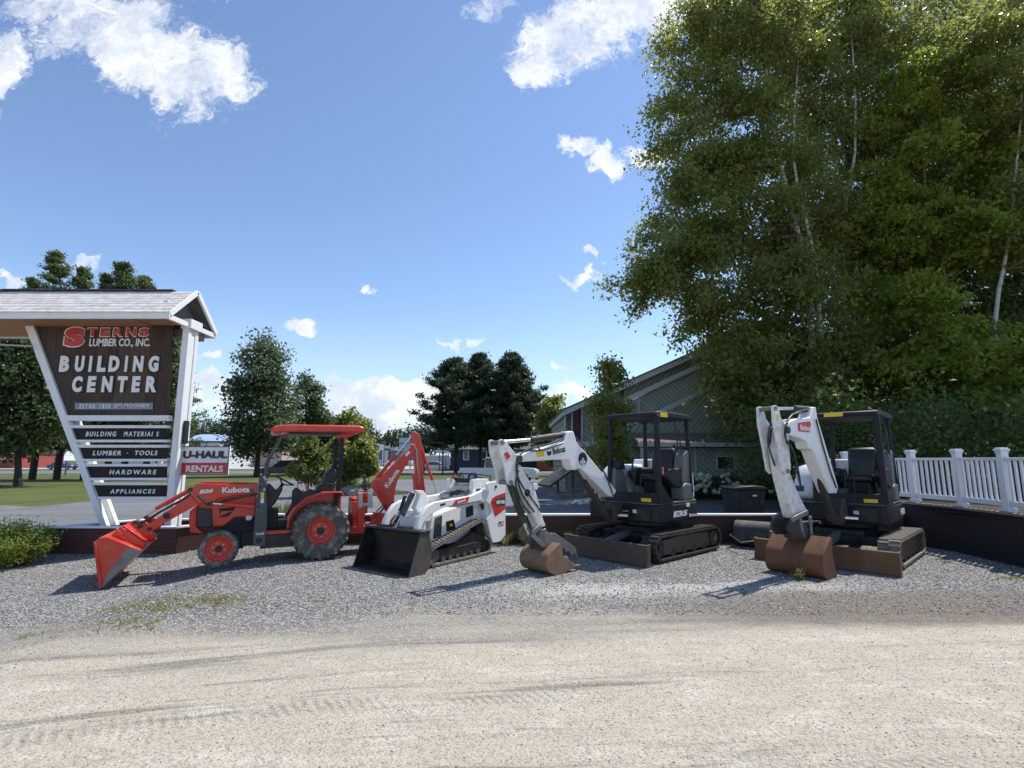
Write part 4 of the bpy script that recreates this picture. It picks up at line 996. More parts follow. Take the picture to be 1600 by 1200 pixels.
RB = [(759.5, 756), (764, 753), (782.7, 751.2), (788, 753.5), (789.3, 757), (789.6, 836), (781, 846.3), (770, 848.5), (766, 838), (761, 812), (768, 801), (767, 790), (758.5, 783), (763, 770)]
rp = MB().prism(MT(RB, .45), .40, .46).build('rear_side_panel', WHT, ld, .012)
MB().prism(MT(RB, .45), -.46, -.40).build('rear_side_panel', WHT, ld, .012)
rc = MB().b2(-1.66, -1.24, -.40, .40, .25, .95).build('rear_cowl', WHT, ld, .02)
MB().prism(MT([(766.5, 785), (769, 779), (774.5, 775), (789.3, 769.8), (789.3, 795), (773.5, 807.3)], .46), .4603, .464).build('red_decal', REDDEC, rp)
MB().prism(MT([(771, 785), (775, 779.5), (789.3, 775), (789.3, 789), (774, 791)], .46), .4643, .467).build('grey_decal', DGREY, rp)
text('MT100', (M.T(775, 787.8, .46)[0], .468, M.T(775, 787.8, .46)[1]), (-1, 0, -.02), (0, 0, 1), .26, .062, WDEC, rp, bold=.05, shear=.15)
a, b = M.T(779, 822, .46), M.T(787, 814, .46)
MB().b2(a[0], b[0], .4603, .464, a[1], b[1]).build('flag_sticker', REDDEC, rp)
MB().b2(a[0], (a[0]+b[0])/2, .4642, .466, (a[1]+b[1])/2, b[1]).build('flag_canton', BLUEDEC, rp)
st_ = MB(); 
for k in range(3): z = a[1]+(b[1]-a[1])*(k*.28+.12); st_.b2(a[0], b[0], .4642, .4655, z, z+.009)
st_.build('flag_stripes', WDEC, rp)
MB().disc(*M.T(774.5, 760.5, .46), .028, .46, .472, 16).build('round_badge', CHAR, rp)
for s in (1, -1):
    A = MB().prism(MT([(764, 767), (757, 765), (735, 775), (710, 779), (679, 784.6), (667, 792), (658, 806), (652.5, 820), (650.5, 834), (657, 837), (661.4, 818.2), (670, 807.4), (683, 798.7), (696, 792.2), (739.4, 784.6), (757, 781.4), (766, 775)], .42), .34*s, .42*s).build('lift_arm', WHT, ld, .012)
    if s > 0:
        MB().prism(MT([(705.5, 790.5), (711.5, 782), (734, 775.3), (730.5, 784)], .42), .4203, .4235).build('red_decal', REDDEC, A)
        text('Bobcat', (M.T(714.5, 787.3, .42)[0], .425, M.T(714.5, 787.3, .42)[1]), (-1, 0, .19), (0, 0, 1), .21, .045, WDEC, A, bold=.03)
        MB().prism(MT([(688, 787.5), (696, 785.5), (696, 788.5), (688, 791)], .42), .4203, .423).build('slot', BLK, A)
    cyl(A, M, (752, 788), (760, 805), (764, 812), .30*s, .035, BLK, 'lift_cylinder')
MB().b2(.10, .2, -.34, .34, .80, .87).build('cross_member', WHT, ld, .01)
tb = MB().prism(MT([(640, 765.5), (653.5, 766), (659, 773), (664, 789), (672, 797), (656, 802), (645, 800), (641, 793), (646, 782), (649, 772)], 0), .02, .12).prism(MT([(648, 772), (653.5, 768), (659, 775), (664, 789), (672, 797), (656, 802), (645, 800), (641, 793), (646, 782)], 0), -.16, -.10).build('tilt_bracket', WHT, ld, .008)
cyl(ld, M, (645, 771), (629, 802), (617, 826), -.02, .048, DGREY, 'tilt_cylinder', .42)
cyl(ld, M, (633, 775), (626, 796), (612, 818), -.14, .030, BLK, 'coupler_cylinder', .5)
# bucket, open towards the camera
bx0, bx1 = .30, .88
bq = MB(); prof = [(.88, .012), (.58, .012), (.47, .10), (.44, .34), (.50, .56), (.64, .62)]
shell(bq, prof, -.014, -.63, .63)
bkt = bq.build('bucket', paint('black_worn_bucket', (.020, .019, .018), .5, metal=.2, dust=.75, dc=(.085, .06, .042), sc=3.5), ld, .003)
sidep = [(.90, .0), (.57, .0), (.455, .09), (.425, .34), (.485, .58), (.66, .635)]
SIDM = paint('worn_grey_bucket_side', (.085, .085, .085), .45, metal=.4, dust=.85, dc=(.17, .10, .055), sc=5)
for s in (1, -1): MB().prism(sidep, .63*s, .645*s).build('side_plate', SIDM if s > 0 else BLK, bkt, .003)
MB().b2(.80, .905, -.64, .64, -.004, .014).build('cutting_edge', RUSTD, bkt, .002)
MB().b2(.48, .67, -.66, .66, .60, .635).build('top_rail', BLK, bkt, .006)
gsx = MB()
for y0_ in (.05, -.42):
    for k in range(6): gsx.b2(.51, .62, y0_+k*.045, y0_+k*.045+.018, .636, .66)
gsx.build('step_ribs', BLK, bkt)
MB().b2(.33, .43, -.5, .5, .2, .58).build('mount_plate', BLK, bkt, .006)

# ================================================================== THE TWO MINI EXCAVATORS
def mini_excavator(name, label, F_, chx, cax, blx, blade, bladew, trackmat, blademat, number, brand_side=True):
    """undercarriage centred at x=cax, blade face at blx, cab at the frame's origin"""
    r = thing(name, label, 'excavator', (F_.o[0], F_.o[1], 0), F_.rz)
    tw_ = bladew
    for s in (1, -1):
        C = [(cax+.93, .245, .215), (cax-.93, .245, .215), (cax+.0, .12, .115)]
        ya, yb = (tw_-.30, tw_) if s > 0 else (-tw_, -tw_+.30)
        C = [(cax+.93, .245, .20), (cax-.93, .245, .20)]
        t = track_belt(C, ya, yb, .088, .03, .024).build('track', trackmat, r)
        f = MB().prism([(cax+.82, .36), (cax+.3, .40), (cax-.7, .38), (cax-.74, .12), (cax+.82, .12)], ya+.05, yb-.045)
        f.build('track_frame', RUSTD, t, .01)
        q = MB()
        for k in range(4): q.disc(cax-.55+.36*k, .13, .075, ya+.04, yb-.04, 16)
        q.build('rollers', GREASE, t)
        MB().disc(cax+.93, .245, .165, ya+.06, yb-.06, 28).disc(cax+.93, .245, .05, ya+.03, yb-.03, 16).build('idler', GREASE, t, .006)
        q = MB().disc(cax-.93, .245, .13, ya+.04, yb-.04, 28).disc(cax-.93, .245, .07, ya+.01, yb-.01, 20)
        for k in range(13): a = 2*PI*k/13; q.disc(cax-.93+.145*math.cos(a), .245+.145*math.sin(a), .018, ya+.08, yb-.08, 8)
        q.build('drive_sprocket', RUSTD, t, .004)
    uc = MB().b2(cax-.55, cax+.55, -.38, .38, .30, .50).b2(cax+.45, cax+.7, -tw_+.28, tw_-.28, .28, .42).b2(cax-.7, cax-.45, -tw_+.28, tw_-.28, .28, .42)
    for k in range(2): pass
    uc.build('undercarriage', BLK, r, .012)
    sl = MB().tube([(chx, 0, .5), (chx, 0, .61)], .40, 36).build('slew_ring', GREASE, r)
    # dozer blade with its arms
    bp = [(blx-.10, .03), (blx-.01, .0), (blx+.0, .03), (blx-.045, .17), (blx-.03, .34), (blx-.06, .355), (blx-.075, .17)]
    bl = MB().prism(bp, -blade, blade).build('blade', blademat, r, .003)
    for s in (1, -1): MB().prism([(blx-.12, .0), (blx+.0, -.004), (blx+.006, .03), (blx-.036, .17), (blx-.02, .35), (blx-.12, .36)], (blade)*s, (blade+.02)*s).build('end_plate', blademat, bl, .002)
    for s in (1, -1): MB().bar((blx-.06, .34*s, .18), (cax+.5, .30*s, .34), .09, .12).build('blade_arm', CHAR, bl, .006)
    MB().bar((blx-.07, 0, .28), (cax+.55, 0, .42), .12, .10).build('blade_cylinder', STEEL, bl, .01)
    # house: flat charcoal body, rounded at the back
    rear = [(chx-1.05+.0*k, 0) for k in range(0)]
    R_ = 1.02
    arc = [(chx-.22-.80*math.cos(a), .77*math.sin(a)) for a in [math.radians(d) for d in range(-78, 79, 12)]]
    plan = [(.60, -.74), (.66, -.68), (.66, .68), (.60, .76)]+[(x, y) for x, y in arc[::-1]]
    hs_ = MB().plan(plan, .63, .93).build('house_body', CHAR, r, .03)
    MB().plan([(x*.985, y*.985) for x, y in plan], .932, .965).build('floor_plate', DGREY, hs_, .008)
    MB().b2(.663, .668, .30, .62, .66, .88).build('front_cover', BLK, hs_, .01)
    # sill under the canopy opening
    MB().prism([(.56, .966), (.56, 1.13), (.61, 1.13), (.63, .966)], -.34, .76).build('front_sill', CHAR, r, .008)
    MB().b2(.632, .636, .44, .64, .985, 1.045).build('warning_sticker', YEL, hs_)
    tx = text('ESC', (.637, .48, .996), (0, 1, 0), (0, 0, 1), .12, .038, BDEC, hs_, bold=.02) if False else None
    m = MB()
    for k in range(4): m.b2(.6685, .671, .02+.045*k, .045+.045*k, .79, .815)
    m.b2(.6685, .671, .02, .20, .70, .712); m.build('control_decals', WDEC, hs_)
    MB().b2(.6685, .672, .28, .36, .78, .84).build('small_plate', WHTD, hs_)
    MB().prism([(.10, .966), (.56, .966), (.56, 1.25), (.50, 1.32), (.34, 1.15), (.20, 1.02)], .735, .765).build('side_gusset', CHAR, r, .006)
    # canopy: four posts and roof
    Zc = 2.50
    fx, rx, yn, yf = .50, -.66, .73, -.32
    def post(nm, p, q, w=.085, mid=None):
        m = MB(); pts = [p]+([mid] if mid else [])+[q]
        for a_, b_ in zip(pts, pts[1:]): m.bar(a_, b_, w, w*.9, (1, 0, 0))
        return m.build(nm, CHAR, r, .018)
    post('canopy_post', (fx+.04, yn, .966), (fx-.03, yn-.02, Zc), .092)
    post('canopy_post', (fx+.04, yf, .966), (fx-.03, yf+.02, Zc), .07)
    post('canopy_post', (rx+.04, yn-.03, 1.10), (rx, yn-.08, Zc-.02), .075)
    post('canopy_post', (rx-.02, yf, 1.10), (rx, yf+.04, Zc-.02), .075)
    rm = MB(); pr = [(rx-.10, Zc-.02), (rx-.06, Zc+.02), (rx+.1, Zc+.06), (fx-.15, Zc+.075), (fx+.02, Zc+.055), (fx+.05, Zc+.0), (fx+.02, Zc-.03), (rx-.06, Zc-.05)]
    rf_ = MB().prism(pr, yf-.02, yn+.01).build('canopy_roof', CHAR, r, .025)
    if number == 'E42': MB().b2(fx+.050, fx+.056, yn-.80, yn-.50, Zc-.02, Zc+.05).build('warning_sticker', YEL, rf_)
    else: MB().b2(.16, .40, yn+.011, yn+.016, Zc-.035, Zc+.05).build('warning_sticker', YEL, rf_)
    MB().tube([(rx+.5, yn-.03, Zc-.1), (rx+.45, yn-.02, 1.85), (rx+.35, yn-.02, 1.80), (rx+.34, yn-.04, Zc-.25)], .012, 8).build('grab_handle', BLK, r)
    # seat and consoles
    st = MB().prism([(-.40, 1.30), (.02, 1.30), (.06, 1.37), (.02, 1.44), (-.42, 1.42)], .00, .48).build('seat', VINYL, r, .04)
    MB().prism([(-.50, 1.36), (-.34, 1.38), (-.40, 1.75), (-.46, 1.93), (-.56, 1.94), (-.60, 1.8), (-.58, 1.4)], .01, .47).build('backrest', VINYL, st, .05)
    MB().b2(-.44, -.02, .06, .42, .966, 1.30).build('seat_pedestal', BLK, r, .02)
    MB().b2(-.36, -.10, .10, .38, 1.0, 1.2).prism([(-.02, 1.0), (.0, 1.25), (-.03, 1.28)], .1, .4).build('pedestal_panel', CHAR, r, .01)
    for nm, ya, yb in (('left_console', .52, .68), ('right_console', -.20, -.04)):
        c = MB().prism([(-.55, 1.15), (-.10, 1.22), (.14, 1.40), (.14, 1.50), (.0, 1.55), (-.45, 1.56), (-.55, 1.50)], ya, yb).build('console', BLK, r, .03)
        MB().tube([(.06, (ya+yb)/2, 1.50), (.05, (ya+yb)/2, 1.66)], .016, 8).sphere((.05, (ya+yb)/2, 1.69), (.030, .028, .05)).build('joystick', BLK, c)
    MB().prism([(-.62, 1.18), (-.34, 1.22), (-.34, 1.50), (-.42, 1.80), (-.55, 1.90), (-.66, 1.86), (-.70, 1.4)], .50, .70).build('side_trim', GREYP, r, .03)
    MB().prism([(-.66, .97), (-.30, .97), (-.30, 1.22), (-.40, 1.28), (-.66, 1.26)], .46, .73).build('lower_trim', GREYP, r, .025)
    MB().prism([(.10, .966), (.50, .966), (.52, 1.30), (.48, 1.62), (.38, 1.64), (.22, 1.50), (.12, 1.2)], -.30, -.20).build('front_console', GREYP, r, .025)
    MB().prism([(.30, 1.52), (.50, 1.55), (.48, 1.70), (.34, 1.70)], -.32, -.10).build('display', CHAR, r, .02)
    lv_ = MB()
    for y in (.12, .26): lv_.tube([(.42, y, .97), (.36, y, 1.36), (.30, y, 1.50)], .010, 8); lv_.sphere((.30, y, 1.51), .022)
    lv_.build('travel_levers', BLK, r)
    pd = MB()
    for y in (.06, .20, .36): pd.box((.40, y, 1.02), (.16, .09, .015), Matrix.Rotation(.5, 3, 'Y'))
    pd.build('pedals', DGREY, r)
    MB().tube([(-.60, .30, 1.9), (-.56, .44, 2.0), (-.55, .46, 1.5)], .018, 6).build('seat_belt', BLK, st)
    MB().b2(-.60, -.55, .56, .60, 1.90, 1.99).build('belt_guide', BLK, st, .01)
    # white engine hood behind and beside the seat
    wh = MB().prism([(-.96, .97), (-.72, .97), (-.70, 1.60), (-.76, 1.74), (-.86, 1.70), (-.95, 1.35)], -.66, .60).build('engine_hood', WHT, r, .05)
    MB().prism([(-1.0, .97), (-.97, 1.30), (-.92, 1.30), (-.94, .97)], -.5, .5).build('hood_grille', BLK, wh, .02)
    MB().prism([(-.90, .97), (.36, .97), (.42, 1.10), (.30, 1.42), (.10, 1.58), (-.30, 1.62), (-.72, 1.62)], -.74, -.36).build('side_hood', WHT, r, .06)
    if True:
        t_ = text(number, (chx-.28, .0, .70), (1, 0, 0), (0, 0, 1), .3, .1, WDEC, None) if False else None
    return r
def house_text(r, chx, body, ang, z, h, w, mat, bold, **k):
    """lettering on the rounded counterweight: each glyph string on its tangent plane"""
    a = math.radians(ang); x = chx-.22-.80*math.cos(a); y = .77*math.sin(a)
    tx_, ty_ = -(.80*math.sin(a)), -.77*math.cos(a); d = Vector((tx_, ty_, 0)).normalized(); 
    c = Vector((x, y, 0))-d*(w/2)
    return text(body, (c.x, c.y, z), d, (0, 0, 1), w, h, mat, r, bold=bold, off=.012, **k)

def arm_set(r, F_, Q, P):
    """boom, arm and bucket traced in the vertical plane through the boom; Q is that plane's frame"""
    # transform from plane frame to the machine's own frame
    def mat4(f): return Matrix.Translation((f.o[0], f.o[1], 0)) @ Matrix.Rotation(f.rz, 4, 'Z')
    X = mat4(F_).inverted() @ mat4(Q)
    mb = lambda: MB(X)
    def T(pts, lat=0): return Q.prof(pts, lat)
    boom = mb().prism(T(P['boom'], P.get('lat', .1)), -.10, .10).build('boom', P['paint'], r, .016)
    def ctube(par, pts, lat, rad, m_, nm, n=14):
        return mb().tube([(Q.T(u, v, lat)[0], lat, Q.T(u, v, lat)[1]) for u, v in pts], rad, n).build(nm, m_, par)
    c = ctube(boom, P['armcyl'][:2], 0, .052, GREASE, 'arm_cylinder'); ctube(c, P['armcyl'][1:], 0, .028, CHROME, 'rod')
    c = ctube(boom, P['boomcyl'][1:], 0, .062, GREASE, 'boom_cylinder'); ctube(c, P['boomcyl'][:2], 0, .032, GREASE, 'rod')
    arm = mb().prism(T(P['arm'], .08), -.08, .08).build('arm', P['paint2'], r, .012)
    for s in (1, -1): mb().prism(T(P['head'], .12), .095*s, .13*s).build('head_plate', P['paint2'], arm, .006)
    mb().tube([(Q.T(*P['joint'], .12)[0], -.16, Q.T(*P['joint'], .12)[1]), (Q.T(*P['joint'], .12)[0], .16, Q.T(*P['joint'], .12)[1])], .055, 18).build('joint_pin', GREASE, arm, .006)
    for q in P['pins']: x, z = Q.T(*q, .13); mb().tube([(x, -.15, z), (x, .15, z)], .034, 14).build('pin', STEEL, arm)
    c = ctube(arm, P['bktcyl'][:2], 0.0, .055, GREASE, 'bucket_cylinder'); ctube(c, P['bktcyl'][1:], 0, .028, CHROME, 'rod')
    for i, h in enumerate(P['hoses']):
        pts = [(Q.T(u, v, l)[0], l, Q.T(u, v, l)[1]) for u, v, l in h]
        # smooth path
        sm = []
        for j in range(len(pts)-1):
            p0, p1, p2, p3 = [Vector(pts[max(0, min(len(pts)-1, j+d))]) for d in (-1, 0, 1, 2)]
            for t_ in (0, .25, .5, .75): sm.append(.5*((2*p1)+(-p0+p2)*t_+(2*p0-5*p1+4*p2-p3)*t_*t_+(-p0+3*p1-3*p2+p3)*t_**3))
        sm.append(Vector(pts[-1])); mb().tube(sm, .013, 8).build('hose', HOSE if i % 3 else GREASE, arm if i % 2 else boom)
    x, z = Q.T(*P['root'], 0)
    mb().tube([(x+.02, 0, .62), (x+.02, 0, z-.02)], .10, 18).prism([(x-.14, .70), (x+.12, .66), (x+.14, .86), (x+.06, z+.05), (x-.08, z+.05), (x-.12, .9)], -.13, .13).build('swing_casting', GREASE, r, .02)
    mb().tube([(x-.0, .12, .74), (x-.05, .30, .74)], .035, 10).build('swing_cylinder', CHROME, r)
    # bucket
    bw_ = P['bw']; bm = P['bmat']; bp_ = T(P['bucket'], bw_)
    b = mb(); b.prism(bp_, bw_-.018, bw_); b.prism(bp_, -bw_, -bw_+.018)
    shell_pts = [bp_[i] for i in P['shell']]; shell(b, shell_pts, -.014 if P.get('flip') else .014, -bw_+.018, bw_-.018)
    bo = b.build('bucket', bm, r, .004)
    e = bp_[P['edge']]; 
    tt = mb()
    nt = P['teeth']
    d = Vector(P['tdir']).normalized()
    for k in range(nt):
        y = -bw_+.04+(2*bw_-.08)*k/max(1, nt-1); tt.bar((e[0], y, e[1]), (e[0]+d.x*.11, y, e[1]+d.y*.11), .05, .03)
    tt.build('bucket_teeth' if P['toothy'] else 'cutting_edge', RUSTT, bo, .006)
    for s in (1, -1): mb().prism(T(P['ear'], .14), .10*s, .14*s).build('bucket_ear', P['linkmat'], bo, .006)
    lk = mb()
    for a_, b_ in P['links']:
        for s in (1, -1): lk.bar((Q.T(*a_, .1)[0], .135*s, Q.T(*a_, .1)[1]), (Q.T(*b_, .1)[0], .135*s, Q.T(*b_, .1)[1]), .03, .07)
    lk.build('bucket_links', STEEL, arm, .008)
    cp2 = mb(); x, z = Q.T(*P['coupler'], 0); cp2.box((x, 0, z), (.26, .24, .14)).tube([(x-.1, -.15, z), (x-.1, .15, z)], .04, 14).tube([(x+.1, -.15, z-.02), (x+.1, .15, z-.02)], .04, 14); cp2.build('coupler', GREASE, arm, .01)
    if 'thumb' in P:
        for s in (1, -1): mb().prism(T(P['thumb'], .08), .05*s, .085*s).build('thumb', STEEL, arm, .006)
    return boom, arm, bo, X

# ---- first excavator, boom folded down to the left
F1 = Fr(2.44, 9.93, -.74, -.67)
e35 = mini_excavator('mini_excavator', 'black canopied excavator with white boom and narrow bucket, left of the other', F1, -.25, -.22, 1.22, .875, .875, RUBD, RUSTD, 'E35')
P1 = dict(paint=WHT, paint2=WHTD, lat=.10,
    boom=[(812, 711), (846.7, 700), (881.4, 690.3), (886.8, 675.2), (890, 673.5), (896.5, 674), (900.9, 690.3), (916, 707.7), (963.7, 766.2), (958.3, 777), (950.7, 774.9), (907.4, 731.5), (898, 735), (893, 729), (890, 718), (868.4, 718.5), (814, 721.8), (807, 719), (806, 714)],
    armcyl=[(889, 678), (829, 687), (784, 691)], boomcyl=[(896, 729), (912, 753), (952, 812)],
    arm=[(803, 724), (814.2, 727), (825, 746.7), (835.9, 764), (848.9, 811.7), (853.2, 821.5), (842, 826), (831.5, 798.7), (814, 768.4), (803, 757)],
    head=[(779.5, 688.2), (783, 686), (788.2, 688.2), (807.7, 712), (808.5, 722), (806.6, 731.5), (803.3, 753.2), (798, 758.6), (792.5, 755.4), (788.2, 731.5), (780.6, 705.5)],
    joint=(810, 717), root=(957, 790), pins=[(784.5, 691.5), (798, 754)], bktcyl=[(797, 757), (818.5, 816), (826, 834)],
    hoses=[[(888, 681, .05), (860, 693, .11), (830, 700, .11), (812, 712, .14), (807, 735, .14), (815, 770, .12), (835, 800, .11)], [(886, 690, .08), (850, 703, .12), (818, 706, .12), (808, 728, .16), (812, 752, .15), (830, 778, .12), (846, 800, .11)],
           [(895, 680, .05), (918, 702, .13), (945, 740, .12), (958, 775, .1)], [(845, 704, .12), (838, 698, .12), (826, 704, .1)], [(800, 760, .12), (806, 790, .1), (816, 812, .1)], [(810, 735, .12), (806, 757, .14), (815, 785, .12), (828, 802, .11)]],
    bucket=[(874.9, 848.6), (879, 856), (879, 868), (901, 884.5), (896, 888), (890, 890.5), (884.5, 894.5), (877, 897.5), (869, 898.6), (862, 896.8), (857.6, 892.5), (855, 887), (854, 880), (855.6, 872), (859.7, 864)],
    shell=[0, 14, 13, 12, 11, 10, 9, 8, 7, 6, 5, 4, 3], flip=True, edge=3, teeth=5, tdir=(-1, -.1), toothy=True, bw=.30, bmat=RUSTT,
    ear=[(846, 826), (858, 832), (872, 846), (868, 862), (852, 858), (843, 845)], links=[((829, 832), (842, 822)), ((828, 834), (846, 852)), ((847, 826), (853, 850))], coupler=(848, 852), linkmat=STEEL,
    thumb=[(861.9, 832.3), (868.4, 833.4), (898.7, 855), (903, 868), (901, 874.5), (897.5, 866), (893, 868), (889, 861), (885, 863), (881.4, 857), (868.4, 850), (857.5, 838)])
Q1 = Fr(F1.o[0], F1.o[1], -.75, -.66)
boom1, arm1, bkt1, X1 = arm_set(e35, F1, Q1, P1)
def ptext(X, Q, body, uv, lat, dirv, w, h, mat, par, bold=.02, **k):
    x, z = Q.T(*uv, lat); R3 = X.to_3x3(); p = X @ Vector((x, lat, z)); u = R3 @ Vector(dirv).normalized(); n = R3 @ Vector((0, 1, 0)); v = n.cross(u)
    return text(body, p, u, v, w, h, mat, par, bold=bold, **k)
ptext(X1, Q1, 'Bobcat', (864, 710.5), .101, (-1, 0, .17), .30, .10, BDEC, boom1, .03)
def pdecal(X, Q, pts, lat, mat, par, nm, th=.003):
    return MB(X).prism(Q.prof(pts, lat), lat+.0005, lat+th).build(nm, mat, par)
pdecal(X1, Q1, [(838, 706), (850, 703), (850, 713), (839, 714.5)], .10, YEL, boom1, 'yellow_sticker')
pdecal(X1, Q1, [(854, 704), (856, 705.5), (859, 705.5), (861, 703.3), (861.5, 709), (859, 712), (855, 711.5)], .10, BDEC, boom1, 'emblem')
pdecal(X1, Q1, [(787, 709), (792.5, 705.5), (798, 713), (792, 719)], .13, REDDEC, arm1, 'warning_sticker')
x, z = Q1.T(910.5, 717, .10)
MB(X1).tube([(x, .1005, z), (x, .105, z)], .11, 28).build('round_decal', BDEC, boom1)
ptext(X1, Q1, '35', (905.5, 722), .107, (-1, 0, -.9), .12, .11, WDEC, boom1, .05)
x, z = Q1.T(824, 770, .08); MB(X1).tube([(x, .0805, z), (x, .084, z)], .055, 20).build('round_decal', CHAR, arm1)
x, z = Q1.T(835, 760, .08); MB(X1).tube([(x, -.1, z), (x, .12, z)], .05, 18).build('hose_boss', WHTD, arm1, .006)
for body, u0, u1, v0, v1, bo in (('E35', 1052, 1074, 797, 808.5, .05), ('Bobcat', 1077, 1090, 801.5, 807.5, .02)):
    (xa_, za_), (xb_, zb_) = F1.T(u0, v1, .775), F1.T(u1, v0, .775)
    text(body, (xa_, .772, za_), (-1, 0, 0), (0, 0, 1), xa_-xb_, .10 if bo > .03 else .055, WDEC, e35, bold=bo, shear=.15)
a = math.radians(53)
MB().b2(-.42, -.30, .766, .772, .86, .93).build('white_sticker', WDEC, e35)
MB().box((.47, .79, 1.52), (.03, .02, .13)).build('red_tag', paint('faded_red_tag', (.65, .16, .12), .6), e35)
# ---- second excavator, boom towards the camera
F2 = Fr(6.17, 9.71, -.72, -.69)
e42 = mini_excavator('mini_excavator', 'excavator at right with red badge on its boom and a wide rusty bucket', F2, -.25, .03, 1.68, 1.02, .97, RUBT, paint('orange_brown_rust_blade', (.15, .072, .032), .75, dust=.8, dc=(.20, .14, .085), sc=5, bump=.3, streak=True), 'E42')
Q2 = Fr(5.48, 8.90, -.80, -.60)
P2 = dict(paint=WHT, paint2=WHTD, lat=.10,
    boom=[(1266, 652), (1270, 636), (1275, 636), (1277.5, 652.5), (1285, 677.5), (1310, 760), (1308, 771), (1298, 771), (1283, 735), (1271, 704), (1264, 701), (1261, 690), (1250, 685), (1233, 680), (1228, 670), (1233, 659), (1245, 654)],
    armcyl=[(1268, 640), (1240, 638), (1206, 638)], boomcyl=[(1266, 696), (1277, 735), (1298, 801)],
    arm=[(1222, 670), (1231, 676), (1234, 737), (1247, 770), (1260, 795), (1262, 803), (1240, 810), (1232, 780), (1222, 740), (1216, 700)],
    head=[(1207, 634), (1212, 633.5), (1216, 637), (1219, 652), (1228, 666), (1231, 682), (1235, 732), (1232.5, 740), (1227, 741), (1222, 735), (1215, 695), (1208, 660)],
    joint=(1229, 672), root=(1306, 783), pins=[(1211, 638), (1230, 736)], bktcyl=[(1229, 738), (1240, 790), (1246, 808)],
    hoses=[[(1262, 640, .05), (1246, 644, .13), (1232, 655, .15), (1226, 680, .16), (1240, 705, .16), (1244, 725, .14), (1242, 748, .12)], [(1255, 645, .13), (1238, 648, .18), (1228, 668, .2), (1229, 690, .2), (1237, 700, .18), (1246, 728, .14), (1252, 765, .11)],
           [(1205, 672, -.05), (1203, 700, -.06), (1210, 725, -.06), (1222, 750, -.09)], [(1203, 665, 0.0), (1200, 690, 0.02), (1208, 720, .0), (1218, 745, -.05)], [(1275, 655, .12), (1284, 690, .12), (1284, 690, .12), (1297, 735, .12), (1307, 762, .11)], [(1245, 735, .12), (1249, 752, .15), (1252, 765, .12)]],
    bucket=[(1298, 839.5), (1300, 842), (1301.3, 868.7), (1309, 902.5), (1302, 905.5), (1296, 906.3), (1291.5, 904), (1288.8, 899.5), (1286.8, 892), (1285.6, 881.5), (1286, 873), (1288, 864)],
    shell=[0, 11, 10, 9, 8, 7, 6, 5, 4, 3], flip=True, edge=3, teeth=2, tdir=(-.5, -1), toothy=False, bw=.42, bmat=RUST,
    ear=[(1236, 812), (1250, 814), (1262, 822), (1262, 838), (1240, 838), (1232, 826)], links=[((1232, 812), (1258, 800)), ((1246, 810), (1250, 832)), ((1262, 806), (1264, 836))], coupler=(1246, 834), linkmat=GREASE)
boom2, arm2, bkt2, X2 = arm_set(e42, F2, Q2, P2)
pdecal(X2, Q2, [(1246, 661), (1265, 658), (1267, 662), (1265, 676), (1247, 674)], .10, REDDEC, boom2, 'red_decal')
ptext(X2, Q2, 'Bobcat', (1250.5, 672), .104, (-1, 0, -.02), .40, .085, WDEC, boom2, .03)
pdecal(X2, Q2, [(1213, 648), (1215.5, 646), (1217, 654), (1214, 660)], .13, YEL, arm2, 'yellow_sticker')
e42_text = text('E42', (-.30, .772, .74), (-1, 0, 0), (0, 0, 1), .36, .10, WDEC, e42, bold=.05, shear=.15)
MB().b2(.32, .42, -.70, -.55, 1.12, 1.22).build('flag_sticker', BLUEDEC, e42)

# ================================================================== TREES AND PLANTS
def blob(u, v, Y, ru, rv, ry=None):
    c = at(u, v, Y); a = abs(at(u+ru, v, Y).x-c.x); b = abs(at(u, v-rv, Y).z-c.z)
    return (c.x, Y, c.z, a, ry if ry else a, b)
def leaves(rng, centers, n, rc, size, asp=.62, droop=.0, flat=.75, spray=0):
    k = rng.integers(0, len(centers), n)
    w = .35+1.3*rng.random(len(centers))                      # some clumps full, some thin
    k = rng.choice(len(centers), n, p=w/w.sum())
    P = centers[k]+rng.normal(0, 1, (n, 3))*rc*np.array([1, 1, flat])*(.55 if spray else 1)
    if spray:                                                 # leaves strung along drooping side twigs
        A = rng.uniform(0, 2*PI, (len(centers), 4)); D = rng.uniform(-.75, .25, (len(centers), 4)); j = rng.integers(0, 4, n)
        a_, d_ = A[k, j], D[k, j]; t = rng.random(n)**.8*spray
        P = P+np.stack([np.cos(a_)*t, np.sin(a_)*t, d_*t-.28*t*t/spray], 1)
    d = rng.normal(0, 1, (n, 3)); d[:, 2] -= droop; d /= np.linalg.norm(d, axis=1)[:, None]
    q = rng.normal(0, 1, (n, 3)); s = np.cross(d, q); s /= np.linalg.norm(s, axis=1)[:, None]
    L = size*rng.uniform(.5, 1.5, n)[:, None]; W = L*asp*.5
    V = np.stack([P-d*L*.5, P+s*W, P+d*L*.5, P-s*W], 1)
    nb = np.cross(d, s)*L*.12; V[:, 1] += nb; V[:, 3] += nb
    return V
def in_blobs(rng, blobs, n, inner=.35):
    vol = np.array([b[3]*b[4]*b[5] for b in blobs])**.8; k = rng.choice(len(blobs), n, p=vol/vol.sum()); B = np.array(blobs)[k]
    d = rng.normal(0, 1, (n, 3)); d /= np.linalg.norm(d, axis=1)[:, None]; r = (inner**3+(1-inner**3)*rng.random(n))**(1/3)
    return B[:, :3]+d*r[:, None]*B[:, 3:]
